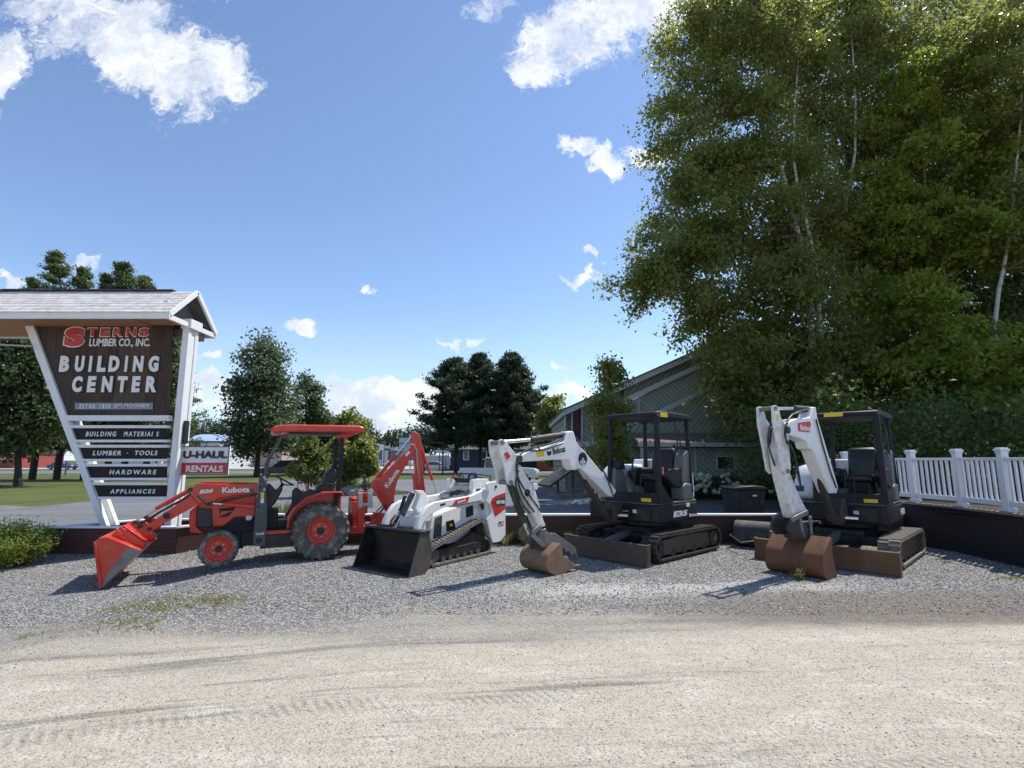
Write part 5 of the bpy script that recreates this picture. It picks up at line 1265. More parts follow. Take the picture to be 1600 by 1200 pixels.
def limb_path(a, b, rng, n=5, sag=.12):
    a, b = np.array(a, float), np.array(b, float); L = np.linalg.norm(b-a)
    pts = [a+(b-a)*t+np.array([0, 0, -sag*L*math.sin(PI*t)*.6])+rng.normal(0, .018*L, 3)*math.sin(PI*t) for t in np.linspace(0, 1, n)]
    return [Vector(p) for p in pts]
def tree(name, label, blobs, trunks, nleaf, size, lm, bk, ncl=160, rc=.45, seed=1, group=None, rt=.14, limbs=30, droop=.2, inner=.35, flat=.75, cat='tree', base=None, extra=None, spray=0, lbk=None):
    """trunks: list of point lists (world); crown = leaves gathered in clumps through the blobs"""
    rng = np.random.default_rng(seed)
    b0 = base or trunks[0][0]
    root = thing(name, label, cat, tuple(b0), 0, group); inv = Matrix.Translation(-Vector(b0))
    C = in_blobs(rng, blobs, ncl, inner); C = C[C[:, 2] > b0[2]+.3]
    if extra is not None: C = np.concatenate([C, np.array(extra, float)])
    cr = quads('crown', leaves(rng, C, nleaf, rc, size, droop=droop, flat=flat, spray=spray), lm, root); cr.matrix_parent_inverse = inv
    allpts = []
    for i, tp in enumerate(trunks):
        m = MB(); n = len(tp); sm = []
        for j in range(n-1):
            p0, p1, p2, p3 = [Vector(tp[max(0, min(n-1, j+d))]) for d in (-1, 0, 1, 2)]
            for t_ in (0, .34, .67): sm.append(.5*((2*p1)+(-p0+p2)*t_+(2*p0-5*p1+4*p2-p3)*t_*t_+(-p0+3*p1-3*p2+p3)*t_**3))
        sm.append(Vector(tp[-1])); k = len(sm); r0 = rt*(1 if i == 0 else .8)
        m.tube(sm, [r0*(1-.82*j/(k-1))*(1.25 if j == 0 else 1) for j in range(k)], 9)
        o = m.build('trunk', bk, root); o.matrix_parent_inverse = inv; allpts += [(p, r0*(1-.82*j/(k-1))) for j, p in enumerate(sm)][k//5:]
    if limbs:
        m = MB()
        for c in C[rng.choice(len(C), min(limbs, len(C)), replace=False)]:
            cand = [(p, r) for p, r in allpts if p.z < c[2]-.1] or allpts[:1]
            p, r = min(cand, key=lambda q: (Vector(c)-q[0]).length*(1+.3*random.random()))
            pts = limb_path(p, c, rng); r = min(r*.55, .05+.01*(Vector(c)-p).length); m.tube(pts, [r*(1-.8*j/4) for j in range(5)], 5, False)
        o = m.build('limbs', lbk or BGREY, root); o.matrix_parent_inverse = inv
    return root
def tp(pts, Y, base=0.):
    """trunk points from pixels at one distance, starting on the ground"""
    q = [tuple(at(u, v, Y)) for u, v in pts]; q[0] = (q[0][0], q[0][1], base); return q
ZF = WZ-.06
# --- the big birches by the green building
tree('birch_tree', 'tall leafy birch leaning over the green building, leftmost of the big trees',
     [blob(1160, 75, 22.0, 110, 90, 2.0), blob(1130, 190, 22.0, 105, 80, 2.0), blob(1100, 310, 22.0, 95, 70, 2.0), blob(1045, 400, 22.0, 62, 52, 2.0), blob(1130, 430, 22.3, 95, 70, 2.0), blob(1200, 300, 22.5, 110, 110, 2.0), blob(1112, 505, 22.2, 58, 40, 2.0), blob(1168, 560, 22.0, 72, 55, 2.0), blob(1180, 15, 22.3, 110, 50, 2.0), blob(1060, 140, 22.0, 30, 30, 2.0), blob(1035, 215, 22.0, 26, 22, 1.5), blob(1020, 330, 21.8, 30, 26, 1.5), blob(1000, 440, 21.8, 30, 24, 1.5), blob(1075, 60, 22, 34, 40, 2.0), blob(1230, 460, 22.0, 60, 90, 2.0), blob(1160, 628, 21.6, 50, 36, 2.0)],
     [tp([(1300, 760), (1272, 600), (1262, 430), (1215, 240), (1190, 60), (1184, 10)], 21.7, .1), tp([(1300, 760), (1285, 560), (1272, 400), (1240, 250), (1250, 60)], 21.5, .1)],
     120000, .165, LBIRCH, BBIRCH, ncl=500, rc=.42, spray=1.15, seed=11, rt=.17, limbs=60, droop=.5)
tree('birch_tree', 'tall birch with pale trunks standing behind the excavator at right',
     [blob(1290, 90, 24.0, 110, 110, 2.0), blob(1320, 230, 24.0, 110, 110, 2.0), blob(1290, 400, 23.5, 100, 95, 2.0), blob(1330, 540, 23.0, 110, 80, 2.0), blob(1260, 560, 22.5, 80, 60, 2.0), blob(1350, 25, 24.0, 120, 55, 2.0), blob(1240, 640, 22.0, 75, 42, 2.0), blob(1380, 380, 24.0, 60, 70, 2.0)],
     [tp([(1325, 760), (1322, 560), (1300, 420), (1336, 240), (1330, 40)], 22.9, .2), tp([(1345, 760), (1352, 560), (1337, 420), (1390, 180)], 23.6, .3)],
     80000, .172, LBIRCH, BBIRCH, ncl=340, rc=.46, spray=1.15, seed=12, rt=.15, limbs=50, droop=.5)
tree('maple_tree', 'bright green maple catching the sun between the birches and the dark woods',
     [blob(1450, 150, 22.0, 75, 60, 2.0), blob(1440, 260, 21.5, 75, 60, 2.0), blob(1480, 370, 21.5, 70, 60, 2.0), blob(1400, 460, 21.0, 70, 50, 2.0), blob(1530, 540, 20.0, 85, 50, 2.0), blob(1440, 570, 20.5, 80, 50, 2.0), blob(1560, 250, 22.0, 60, 90, 2.0), blob(1590, 610, 19.5, 60, 50, 2.0), blob(1380, 330, 22.0, 45, 60, 2.0), blob(1500, 640, 19.5, 60, 32, 1.5), blob(1430, 660, 19.5, 50, 28, 1.5), blob(1590, 665, 19, 55, 30, 1.5), blob(1350, 655, 20.5, 50, 28, 1.5)],
     [tp([(1430, 760), (1440, 560), (1450, 400), (1440, 200)], 21.6, ZF)],
     64000, .18, LMAPLE, BGREY, ncl=270, rc=.36, spray=1.1, seed=13, rt=.10, limbs=40, droop=.1, flat=.45)
tree('birch_tree', 'slender birch with a bare pale trunk at the right edge',
     [blob(1590, 120, 20.0, 60, 100, 2.0), blob(1610, 330, 20.0, 70, 80, 2.0), blob(1540, 60, 20.5, 60, 60, 2.0)],
     [tp([(1545, 700), (1555, 500), (1575, 380), (1595, 180), (1600, 40)], 20.3, ZF), ],
     26000, .16, LBIRCH, BBIRCH, ncl=120, rc=.3, spray=.9, seed=14, rt=.10, limbs=20, droop=.4)
# --- the dark woods behind the railing
k = 0
for (u, Y, top, w) in [(1400, 26, -30, 95), (1500, 25.5, -50, 100), (1590, 25, -40, 110), (1680, 25, -40, 120), (1460, 29, -40, 90), (1560, 30, -60, 100), (1350, 27, 60, 80), (1800, 24, -40, 140), (1760, 29, -60, 130)]:
    k += 1; L_ = 700-top
    tree('forest_tree', 'dark leafy tree in the dense woods behind the white railing',
         [blob(u, top+L_*.16, Y, w*.6, L_*.15), blob(u+8*(-1)**k, top+L_*.36, Y, w*.95, L_*.16), blob(u-12*(-1)**k, top+L_*.58, Y, w, L_*.15), blob(u, top+L_*.80, Y, w*.9, L_*.14)],
         [tp([(u, 760), (u-6, 500), (u+8, 250), (u, max(top+60, -100))], Y, ZF)], 19000, .21, LDARK, BDARK, ncl=130, rc=.5, spray=1.3, seed=30+k, group='trees of the dark woods', rt=.16, limbs=16)
# understory leaves closing the view between the trunks
def massed(name, label, cat, blobs, n, size, lm, ncl, rc, seed, flat=.7, droop=.2):
    rng = np.random.default_rng(seed); C = in_blobs(rng, blobs, ncl, .1)
    o = quads(name, leaves(rng, C, n, rc, size, droop=droop, flat=flat), lm); setp(o, label, cat, kind='stuff')
massed('undergrowth', 'dense dark undergrowth filling the woods behind the railing', 'undergrowth',
       [(x, y, 2.2, 1.4, 1.1, 1.9) for x, y in [(10.0, 15.5), (12.0, 14.5), (14.5, 14.0), (17, 13.5), (11, 18), (14, 18), (18, 17), (21, 15), (24, 16), (9.5, 18.5), (16, 21), (20, 21), (24, 21)]]
       + [(x, y, 5.0, 3.2, 1.6, 4.2) for x, y in [(14, 28), (18, 29), (22, 27), (27, 28), (32, 27), (36, 30), (17, 32), (24, 33)]], 150000, .135, LDARK, 900, .48, 71)
def leafy_wall(): pass

decid('maple_tree', 'low spreading young maple whose boughs hang behind the white railing', 1500, 760, 560, 19.5, 90, LMAPLE, BGREY, n=20000, size=.16, seed=91, ncl=190, rt=.06,
      shape=[(0, .2, .8, .14), (-.7, .3, .6, .12), (.8, .3, .6, .12), (0, .45, 1.0, .13), (-.9, .55, .6, .12), (.8, .55, .7, .12), (0, .65, .9, .1)], flat=.45) if False else None
# --- smaller and farther trees
tree('young_tree', 'slim young tree in front of the green building',
     [blob(955, 600, 19, 20, 32), blob(952, 645, 19, 33, 36), blob(960, 700, 19, 34, 40), blob(950, 575, 19, 12, 18), blob(968, 735, 19, 26, 25)],
     [tp([(958, 778), (956, 690), (953, 600), (952, 566)], 19)], 11000, .12, LBIRCH, BGREY, ncl=110, rc=.20, seed=41, rt=.05, limbs=26)
def decid(name, label, u, base_v, top_v, Y, w, lm=LOAK, bk=BDARK, n=14000, size=.35, seed=1, trunk_u=None, shape=None, rc=None, **kw):
    H_ = base_v-top_v; tu = trunk_u or u; b = shape or [(0, .2, .55, .2), (-.25, .42, .75, .2), (.3, .45, .7, .22), (0, .62, 1, .2), (-.2, .78, .7, .12), (.25, .76, .75, .13)]
    bl = [blob(u+dx*w, top_v+dy*H_, Y, rx*w*.6, ry*H_) for dx, dy, rx, ry in b]
    sc = Y/800
    return tree(name, label, bl, [tp([(tu, base_v), ((tu+u)/2, base_v-.3*H_), (u, base_v-.6*H_), (u, base_v-.85*H_)], Y)], n, size, lm, bk, ncl=kw.pop('ncl', 150), rc=rc or w*.13*sc, seed=seed, rt=kw.pop('rt', .012*H_*sc*1.4), limbs=kw.pop('limbs', 24), **kw)
decid('maple_tree', 'big dark maple behind the left slope of the pylon sign', 30, 758, 470, 34, 120, LOAK, n=34000, size=.28, seed=51, trunk_u=28, ncl=260,
      shape=[(-.3, .1, .6, .14), (-.1, .3, .9, .2), (.15, .45, .95, .2), (-.5, .5, 1, .22), (.3, .62, .8, .15), (-.3, .68, 1, .14), (.35, .30, .5, .14)])
decid('cottonwood_tree', 'tall open cottonwood between the hanging sign and the tractor canopy', 410, 744, 510, 54, 75, LCOTT, BDARK, n=17000, size=.34, seed=54, trunk_u=401, ncl=210,
      shape=[(.02, .10, .35, .09), (-.25, .2, .3, .09), (.25, .2, .35, .1), (0, .34, .75, .14), (-.35, .42, .5, .12), (.35, .42, .55, .12), (0, .58, 1, .16), (-.5, .60, .4, .1), (.3, .72, .8, .14), (-.2, .76, .8, .12)])
decid('willow_tree', 'pale feathery tree just right of the tall cottonwood', 478, 742, 580, 60, 42, LCOTT, BDARK, n=9000, size=.34, seed=55, trunk_u=468, ncl=130,
      shape=[(.0, .12, .5, .1), (.4, .22, .5, .1), (0, .35, 1, .2), (.5, .45, .7, .15), (0, .65, 1.1, .2)])
decid('round_tree', 'round green tree showing over the tractor canopy', 545, 738, 632, 62, 42, LBIRCH, BDARK, n=12000, size=.38, seed=56, ncl=120)
decid('round_tree', 'second rounded tree low behind the tractor canopy', 508, 738, 652, 64, 40, LOAK, BDARK, n=9000, size=.38, seed=57, ncl=100)
for i, (u, bv, tv, Y, w, lab) in enumerate([(482, 790, 676, 24, 36, 'young yellow-green tree on a staked stem behind the steering wheel'), (530, 785, 672, 26, 28, 'small green tree behind the tractor seat'), (568, 775, 678, 26, 26, 'small green tree on a thin stem behind the tractor roll bar')]):
    decid('young_tree', lab, u, bv, tv, Y, w, LYOUNG if i == 0 else LBIRCH, BGREY, n=7500, size=.16, seed=60+i, ncl=100, rt=.035,
          shape=[(0, .12, .5, .14), (-.2, .3, .8, .14), (.3, .34, .7, .14), (0, .5, 1.1, .13), (-.4, .58, .6, .1), (.4, .58, .6, .1)])
decid('birch_tree', 'feathery green tree just right of the dark pines', 868, 742, 606, 56, 38, LBIRCH, BGREY, n=13000, size=.34, seed=64, ncl=140,
      shape=[(.2, .1, .25, .1), (-.15, .14, .3, .1), (0, .28, .7, .13), (.35, .38, .5, .12), (-.4, .4, .6, .15), (0, .55, 1, .18), (.1, .75, 1.0, .15), (-.4, .7, .8, .15)])
# --- pines
def pine(label, u, top, base, Y, w, seed, lean=0, kind=('pine_tree', 'dark pines beyond the driveway', LPINE, 46000, .42)):
    rng = np.random.default_rng(seed); b = at(u, base, Y); b0 = (b.x, Y, 0); t = at(u+lean, top, Y)
    root = thing(kind[0], label, 'tree', b0, 0, kind[1]); inv = Matrix.Translation(-Vector(b0))
    H_ = t.z; R = w/800*Y; cs = []; m = MB()
    m.tube([(b.x, Y, 0), (b.x+.1, Y, H_*.5), (t.x, Y, H_*.97)], [.28, .19, .04], 9); o = m.build('trunk', BDARK, root); o.matrix_parent_inverse = inv
    bm_ = MB(); zs = .21 if kind[0] == 'pine_tree' else .12; z = H_*zs
    while z < H_*.98:
        f = max(0, (z-H_*zs)/(H_*(.98-zs))); rad = (R*(1-f**1.7*.92)*(.72+.28*min(1, f*5)) if kind[0] == 'pine_tree' else R*1.35*(.03+(1-f)**.62)); nb = 7
        for k in range(nb):
            a = rng.uniform(0, 2*PI); L = rad*rng.uniform(.45, 1.25); x0 = b.x+(t.x-b.x)*z/H_
            tip = np.array([x0+L*math.cos(a), Y+L*math.sin(a), z+L*rng.uniform(.15, .6)])
            bm_.tube([(x0, Y, z), tuple((np.array([x0, Y, z])*.5+tip*.5)+np.array([0, 0, -.1])), tuple(tip)], [.05, .035, .012], 4, False)
            for q in np.linspace(.35, 1, 5):
                c = np.array([x0, Y, z])+(tip-np.array([x0, Y, z]))*q
                cs.append(c+rng.normal(0, .05+.05*min(L, 2), 3)); 
                if q > .5: cs.append(c+np.array([-math.sin(a), math.cos(a), .1])*rng.choice([-1, 1])*rng.uniform(.12, .42)*min(L, 2.0))
        z += H_*.85/(23 if kind[0] == 'pine_tree' else 30)*rng.uniform(.8, 1.2)
    o = bm_.build('limbs', BDARK, root); o.matrix_parent_inverse = inv
    C = np.array(cs); V = leaves(rng, C, kind[3], .29 if kind[0] == 'pine_tree' else .17, kind[4], asp=.34, droop=-.6, flat=.6)
    o = quads('crown', V, kind[2], root); o.matrix_parent_inverse = inv
pine('dark pine, left one of three standing close together', 712, 560, 742, 66, 62, 1, -2)
pine('dark pine, middle one of three and the tallest', 750, 552, 742, 68, 60, 2)
pine('dark pine, right one of three standing close together', 800, 554, 742, 66, 56, 3)
for i, (u, top, w, lab) in enumerate([(88, 386, 40, 'tallest dark evergreen spire above the middle of the sign roof'), (50, 428, 30, 'short evergreen tip left of the tallest spire above the sign roof'), (130, 412, 32, 'evergreen spire just right of the tallest above the sign roof'),
        (192, 402, 40, 'evergreen spire above the right half of the sign roof'), (166, 424, 28, 'small evergreen tip between the two tall spires'), (226, 428, 36, 'last evergreen tip nearest the gable of the sign roof'), (268, 520, 34, 'low evergreen peeking out right of the white sign post')]):
    pine(lab, u, top, 748, 46, w, 20+i, 0, ('evergreen_tree', 'evergreens behind the pylon sign', LEVG, 20000, .26))
# --- far woods
rng = np.random.default_rng(5); bl = []
for u in range(-60, 1000, 11):
    top = np.interp(u, [0, 150, 280, 340, 440, 560, 590, 620, 660, 700, 900, 1000], [640, 640, 660, 655, 650, 650, 672, 664, 668, 672, 668, 664])+rng.uniform(-9, 12)
    Yd = rng.uniform(190, 230); c = at(u, (top+708)/2, Yd); bl.append((c.x, Yd, c.z, 4.2, 4.2, (705-top)/800*Yd*.52))
massed('distant_woods', 'line of distant woods along the horizon', 'woods', bl, 60000, 1.1, LFAR, 1500, 1.5, 6)
# --- bushes, weeds, flowers
def bush(name, label, cat, c, r, n, size, lm, seed, stems=10, asp=.3, group=None, flat=1, flow=None):
    rng = np.random.default_rng(seed); root = thing(name, label, cat, (c[0], c[1], c[2]), 0, group); inv = Matrix.Translation(-Vector(root.location))
    C = []; m = MB()
    for i in range(stems):
        a = rng.uniform(0, 2*PI); q = rng.random()**.6; t = np.array([c[0]+r[0]*q*math.cos(a), c[1]+r[1]*q*math.sin(a), c[2]+r[2]*rng.uniform(.65, 1)*(1-.35*q*q)])
        b = np.array([c[0]+r[0]*.35*q*math.cos(a), c[1]+r[1]*.35*q*math.sin(a), c[2]]); m.tube([tuple(b), tuple((b*.5+t*.5)), tuple(t)], [.008, .006, .003], 4, False)
        for s_ in np.linspace(.25, 1, 6): C.append(b+(t-b)*s_)
    o = m.build('stems', LGRASS, root); o.matrix_parent_inverse = inv
    V = leaves(rng, np.array(C), n, min(r)*.13, size, asp=asp, droop=-.3); o = quads('foliage', V, lm, root); o.matrix_parent_inverse = inv
    if flow:
        for k in range(flow[0]):
            a = rng.uniform(PI, 2*PI); p = (c[0]+r[0]*.95*math.cos(a)*rng.uniform(.2, 1), c[1]+r[1]*.9*math.sin(a), c[2]+rng.uniform(.25, .95)*r[2])
            rr_ = flow[1]*rng.uniform(.7, 1.2); d = rng.normal(0, 1, (70, 3)); d /= np.linalg.norm(d, axis=1)[:, None]
            s_ = np.cross(d, rng.normal(0, 1, (70, 3))); s_ /= np.linalg.norm(s_, axis=1)[:, None]; t_ = np.cross(d, s_); P_ = np.array(p)+d*rr_; w = rr_*.38
            o = quads('flower_head', np.stack([P_-s_*w, P_+t_*w, P_+s_*w, P_-t_*w], 1), LFLOW, root); o.matrix_parent_inverse = inv
    return root
x0_ = G(22, 884)
bush('leafy_bush', 'bright green feathery bush at the left edge beside the planter', 'bush', (-8.75, 9.3, -.12), (.62, .55, .78), 6500, .055, LBUSH, 81, 60)
bush('leafy_bush', 'green bush behind the feathery one at the left edge', 'bush', (-9.5, 9.9, -.1), (.7, .6, .62), 4500, .055, LBUSH, 82, 40)
for i, (u, w, s_) in enumerate([(1092, .75, 83), (1125, .7, 84), (1150, .6, 87), (1200, .8, 85), (1060, .5, 86)]):
    x = at(u, 775, 22.6).x
    bush('hydrangea_bush', ['hydrangea covered in white blooms right of the black canopy', 'hydrangea with white blooms between the excavator and the bin', 'low hydrangea just behind the bin', 'shaded hydrangea right of the bin', 'hydrangea glimpsed behind the excavator seat'][i], 'bush', (x, 22.9, 0), (w*.9, .6, 1.15), 3200, .11, LDARK, s_, 26, .6, flow=(26 if i < 2 else 8, .10))
bush('yellow_bush', 'small yellow-green conical shrub near the backhoe', 'bush', (at(541, 755, 27).x, 27, 0), (.75, .7, 1.2), 3500, .09, LYOUNG, 88, 30, .5)
bush('dark_shrub', 'low dark shrub beside the small conical one', 'bush', (at(572, 765, 27).x, 27, 0), (1.2, .7, .6), 3000, .10, LDARK, 89, 30, .5)
def tuft(name, label, x, y, z, h, spread, n, lm, seed, group=None, w=.012):
    rng = np.random.default_rng(seed); V = []
    a = rng.uniform(0, 2*PI, n); r = spread*.35*rng.random(n); bx, by = x+r*np.cos(a), y+r*np.sin(a)
    hh = h*rng.uniform(.5, 1.1, n); le = spread*rng.uniform(.2, 1.0, n); wx, wy = -np.sin(a)*w, np.cos(a)*w
    q = []
    for f0, f1 in ((0, .4), (.4, .75), (.75, 1)):
        def P(f, sgn): return np.stack([bx+np.cos(a)*le*f**2+wx*sgn*(1-f*.8), by+np.sin(a)*le*f**2+wy*sgn*(1-f*.8), z+hh*(f-.25*f**3)], 1)
        q.append(np.stack([P(f0, -1), P(f0, 1), P(f1, 1), P(f1, -1)], 1))
    o = quads(name, np.concatenate(q), lm); return setp(o, label, 'grass', group)
for i, (u, y, h, s_, n, lm, lab) in enumerate([(442, 11.9, 1.0, .5, 260, LGRASS, 'tall pale grass clump seen under the tractor steering wheel'), (425, 12.1, .8, .4, 200, LDRY, 'dry grass clump behind the tractor mast'), (655, 11.6, 1.15, .45, 240, LDRY, 'feathery dry grass between the red backhoe and the white loader'), (668, 11.8, .9, .4, 200, LGRASS, 'green grass clump behind the white loader arm'),
        (793, 11.5, .85, .3, 160, LGRASS, 'green grass showing right of the white loader'), (838, 11.4, .62, .3, 90, LDRY, 'thin weeds behind the first boom'), (820, 10.75, .40, .3, 120, LGRASS, 'weeds growing against the low wall behind the first arm'), (900, 10.75, .38, .35, 80, LDRY, 'dry weeds against the low wall under the first boom'), (790, 10.7, .35, .25, 90, LDRY, 'dry weeds at the wall foot behind the white loader')]):
    tuft('grass_clump', lab, at(u, 800, y).x, y, 0, h, s_, n, lm, 100+i)
massed('planter_groundcover', 'green and brown groundcover between the backhoe and loader', 'groundcover', [(at(640, 810, 10.4).x, 10.5, .18, .75, .3, .22)], 2600, .06, LGRASS, 90, .09, 95)
# weed patches on the gravel
rng = np.random.default_rng(9); Vs = []
for (cx, cy, rx, ry, n) in [(*G(270, 945), 1.05, .42, 150), (*G(210, 975), .5, .25, 50), (*G(340, 940), .4, .25, 50), (*G(1590, 905), .5, .12, 40), (*G(1480, 880), .1, .06, 8), (*G(30, 980), .4, .2, 14), (*G(500, 940), .08, .04, 6)]:
    for k in range(n):
        x, y = cx+rng.normal(0, rx*.5), cy+rng.normal(0, ry*.5); C = np.array([[x, y, gz(x, y)+.012]])
        Vs.append(leaves(rng, C, 11, .03, .026, asp=.35, droop=-.5, flat=.35))
setp(quads('weeds', np.concatenate(Vs), LWEED), 'sparse yellow-green weeds growing through the gravel', 'weeds', kind='stuff')
bush('weed_plant', 'small yellow flowering weed at the foot of the wide rusty bucket', 'plant', (*G(1250, 906), 0), (.13, .10, .19), 420, .022, LWEED, 97, 14)

# ================================================================== BACKGROUND BUILDINGS AND CARS
def hang(root, m, name, mat, bevel=0, par=None):
    o = m.build(name, mat, None, bevel)
    if par is None: o.parent = root; o.matrix_parent_inverse = Matrix.Translation(-Vector(root.location))
    else: o.parent = par; o.matrix_parent_inverse = Matrix.Identity(4)
    return o
BY = 25.0
gb = thing('green_building', 'grey-green building with diagonal siding and sloping shed roofs behind the excavators', 'building', (at(1060, 770, BY).x, BY, 0))
def bp(pts, Y=BY): return [(at(u, v, Y).x, at(u, v, Y).z) for u, v in pts]
def wallp(pts, y0, y1, name, mat, bevel=0):
    q = bp(pts, y0); q = [(x, max(z, 0)) for x, z in q]; return hang(gb, MB().prism(q, y0, y1), name, mat, bevel)
GTR = paint('grey_building_trim', (.40, .41, .40), .6, dust=.3)
# main tall volume with shed roof rising to the right
wallp([(975, 632), (1055, 592), (1230, 505), (1230, 800), (975, 800)], BY, BY+9, 'main_wall', SIDING)
wallp([(882, 646), (975, 604), (975, 695), (882, 695)], BY+.6, BY+9, 'wing_wall', SIDINGR)
wallp([(882, 690), (1000, 690), (1000, 800), (884, 800)], BY+1.6, BY+9, 'lower_wing_wall', SIDINGR)
wallp([(893, 650), (909, 643), (909, 695), (893, 695)], BY+.4, BY+.6, 'maroon_panel', MAROON)
wallp([(909.5, 643), (925, 636), (925, 695), (909.5, 695)], BY+.3, BY+.6, 'green_panel', SIDING)
for u0, v0 in ((882, 648), (893, 643), (908.5, 637), (924.5, 630)): wallp([(u0, v0), (u0+2, v0), (u0+2, 697), (u0, 697)], BY+.1, BY+.4, 'vertical_trim', GTR)
wallp([(880, 641), (1060, 561), (1230, 485), (1230, 494), (1060, 570), (880, 649.5)], BY-.35, BY+9.3, 'upper_roof', GTR)
wallp([(878, 639.5), (1060, 559), (1230, 483), (1230, 485), (1060, 561), (878, 641.5)], BY-.4, BY+9.35, 'roof_sheet', ROOFD)
wallp([(975, 604), (1055, 569), (1230, 493), (1230, 507), (1055, 585), (975, 622)], BY+.2, BY+.4, 'clerestory_wall', SIDINGR)
wallp([(975, 622), (1055, 585), (1230, 505), (1230, 513), (1055, 593), (975, 631)], BY-.25, BY, 'middle_rake_board', GTR)
wallp([(975, 664), (1000, 656), (1052, 630), (1230, 545), (1230, 551), (1052, 638), (975, 672)], BY-.9, BY, 'lower_rake_board', GTR)
wallp([(930, 800), (930, 692), (975, 672), (1052, 638), (1230, 551), (1230, 800)], BY-.85, BY-.02, 'front_gable_wall', SIDINGR)
wallp([(998, 614), (1000, 613), (1000, 660), (998, 660)], BY-.05, BY-.01, 'corner_trim', GTR)
wn = wallp([(987, 626), (998, 622), (998, 652), (987, 652)], BY-.06, BY-.0, 'upper_window', GLASS)
wallp([(985.5, 625), (987, 624), (987, 654), (985.5, 654)], BY-.08, BY, 'window_trim', GTR)
hang(gb, MB().b2(at(880, 690, BY).x, at(948, 690, BY).x, BY-.4, BY+1.6, at(900, 698, BY).z, at(900, 690.5, BY).z), 'balcony_band', GTR)
for u in (912, 934, 949): hang(gb, MB().b2(at(u, 740, BY).x, at(u, 740, BY).x+.11, BY-.35, BY-.24, 0, at(u, 697, BY).z), 'porch_column', GTR)
for u0, u1 in ((915, 922), (924, 931)): hang(gb, MB().b2(at(u0, 740, BY+1.5).x, at(u1, 740, BY+1.5).x, BY+1.53, BY+1.6, .1, at(u0, 705, BY+1.5).z), 'glass_door', GLASS)
# porch with shingled roof
q = [(BY-.85, at(1050, 678, BY).z), (BY-2.4, at(1050, 691.5, BY-2.4).z), (BY-2.4, at(1050, 692.5, BY-2.4).z-.02), (BY-.85, at(1050, 680, BY).z-.1)]
xa, xb = at(998, 690, BY-2.4).x, at(1230, 690, BY-2.4).x
m = MB().add([(xa, y, z) for y, z in q]+[(xb, y, z) for y, z in q], [(0, 1, 2, 3), (7, 6, 5, 4), (0, 4, 5, 1), (1, 5, 6, 2), (2, 6, 7, 3), (3, 7, 4, 0)])
hang(gb, m, 'porch_roof', ROOFS)
hang(gb, MB().b2(xa-.05, xb, BY-2.44, BY-2.405, at(1050, 698, BY-2.4).z, at(1050, 692, BY-2.4).z), 'porch_fascia', GTR)
hang(gb, MB().b2(xa, xb, BY-2.40, BY-.86, at(1050, 698, BY-2.4).z, at(1050, 697, BY-2.4).z), 'porch_ceiling', DGREY)
hang(gb, MB().b2(xa+.1, xa+.27, BY-2.38, BY-2.22, 0, at(1050, 699, BY-2.4).z), 'porch_post', GTR)
hang(gb, MB().b2(at(1008, 740, BY-1.9).x, xb, BY-1.9, BY-1.8, 0, at(1050, 699, BY-2.4).z), 'porch_wall', SIDING)
hang(gb, MB().b2(at(1086, 740, BY-1.9).x, at(1086, 740, BY-1.9).x+.07, BY-1.94, BY-1.9, 0, at(1050, 699, BY-2.4).z), 'wall_trim', GTR)
wd = hang(gb, MB().b2(at(1120, 740, BY-1.9).x, at(1148, 740, BY-1.9).x, BY-1.95, BY-1.9, at(1100, 735, BY-1.9).z, at(1100, 712, BY-1.9).z), 'porch_window', GTR)
hang(gb, MB().b2(at(1122, 740, BY-1.9).x, at(1146, 740, BY-1.9).x, BY-1.97, BY-1.951, at(1100, 733, BY-1.9).z, at(1100, 714, BY-1.9).z), 'pane', GLASS, 0)
# wheeled bin
bx = at(1161, 780, 13.2).x
bn = thing('wheeled_bin', 'black wheeled rubbish bin with a domed lid behind the low wall', 'bin', (bx, 13.2, 0), .12)
MB().add([(x*(.36 if z < .5 else .43), y*(.34 if z < .5 else .40), z) for z in (.06, 1.03) for x, y in ((-1, -1), (1, -1), (1, 1), (-1, 1))], [(0, 3, 2, 1), (4, 5, 6, 7), (0, 1, 5, 4), (1, 2, 6, 5), (2, 3, 7, 6), (3, 0, 4, 7)]).build('body', BLK, bn, .03)
lid = MB(); N = 8
for i in range(N): pass
lid.prism([(-.46, 1.035), (.46, 1.035), (.46, 1.07), (.38, 1.11), (.1, 1.135), (-.1, 1.12), (-.38, 1.105), (-.46, 1.07)], -.44, .44).build('lid', BLK, bn, .015)
MB().tube([(-.3, .46, 1.02), (.3, .46, 1.02)], .018, 8).build('handle', BLK, bn)
MB().b2(.05, .17, -.405, -.398, .86, .90).build('label_plate', WDEC, bn)
for s in (1, -1): MB().tube([(.33*s, .36, .12), (.39*s, .36, .12)], .12, 16).build('wheel', BLK, bn)
bn.scale = (.9, .9, .95)
# lawn roller
rx, ry = at(1180, 828, 10.45).x, 10.45
lr = thing('lawn_roller', 'grey steel lawn roller drum with a pull handle lying by the low wall', 'roller', (rx, ry, 0), math.radians(-38))
dm = MB().tube([(-.36, 0, .255), (.36, 0, .255)], .25, 40).build('drum', paint('grey_roller_drum', (.035, .037, .04), .55, dust=.3, sc=4), lr, .012)
MB().tube([(.361, 0, .255), (.368, 0, .255)], .20, 32).tube([(.368, 0, .255), (.40, 0, .255)], .03, 12).build('drum_end', BLK, dm)
MB().tube([(.39, 0, .255), (.39, -.35, .24), (.2, -.62, .22), (-.05, -.95, .20)], .014, 8).tube([(-.39, 0, .255), (-.39, -.35, .24), (-.05, -.9, .20)], .014, 8).build('handle', GREASE, lr)
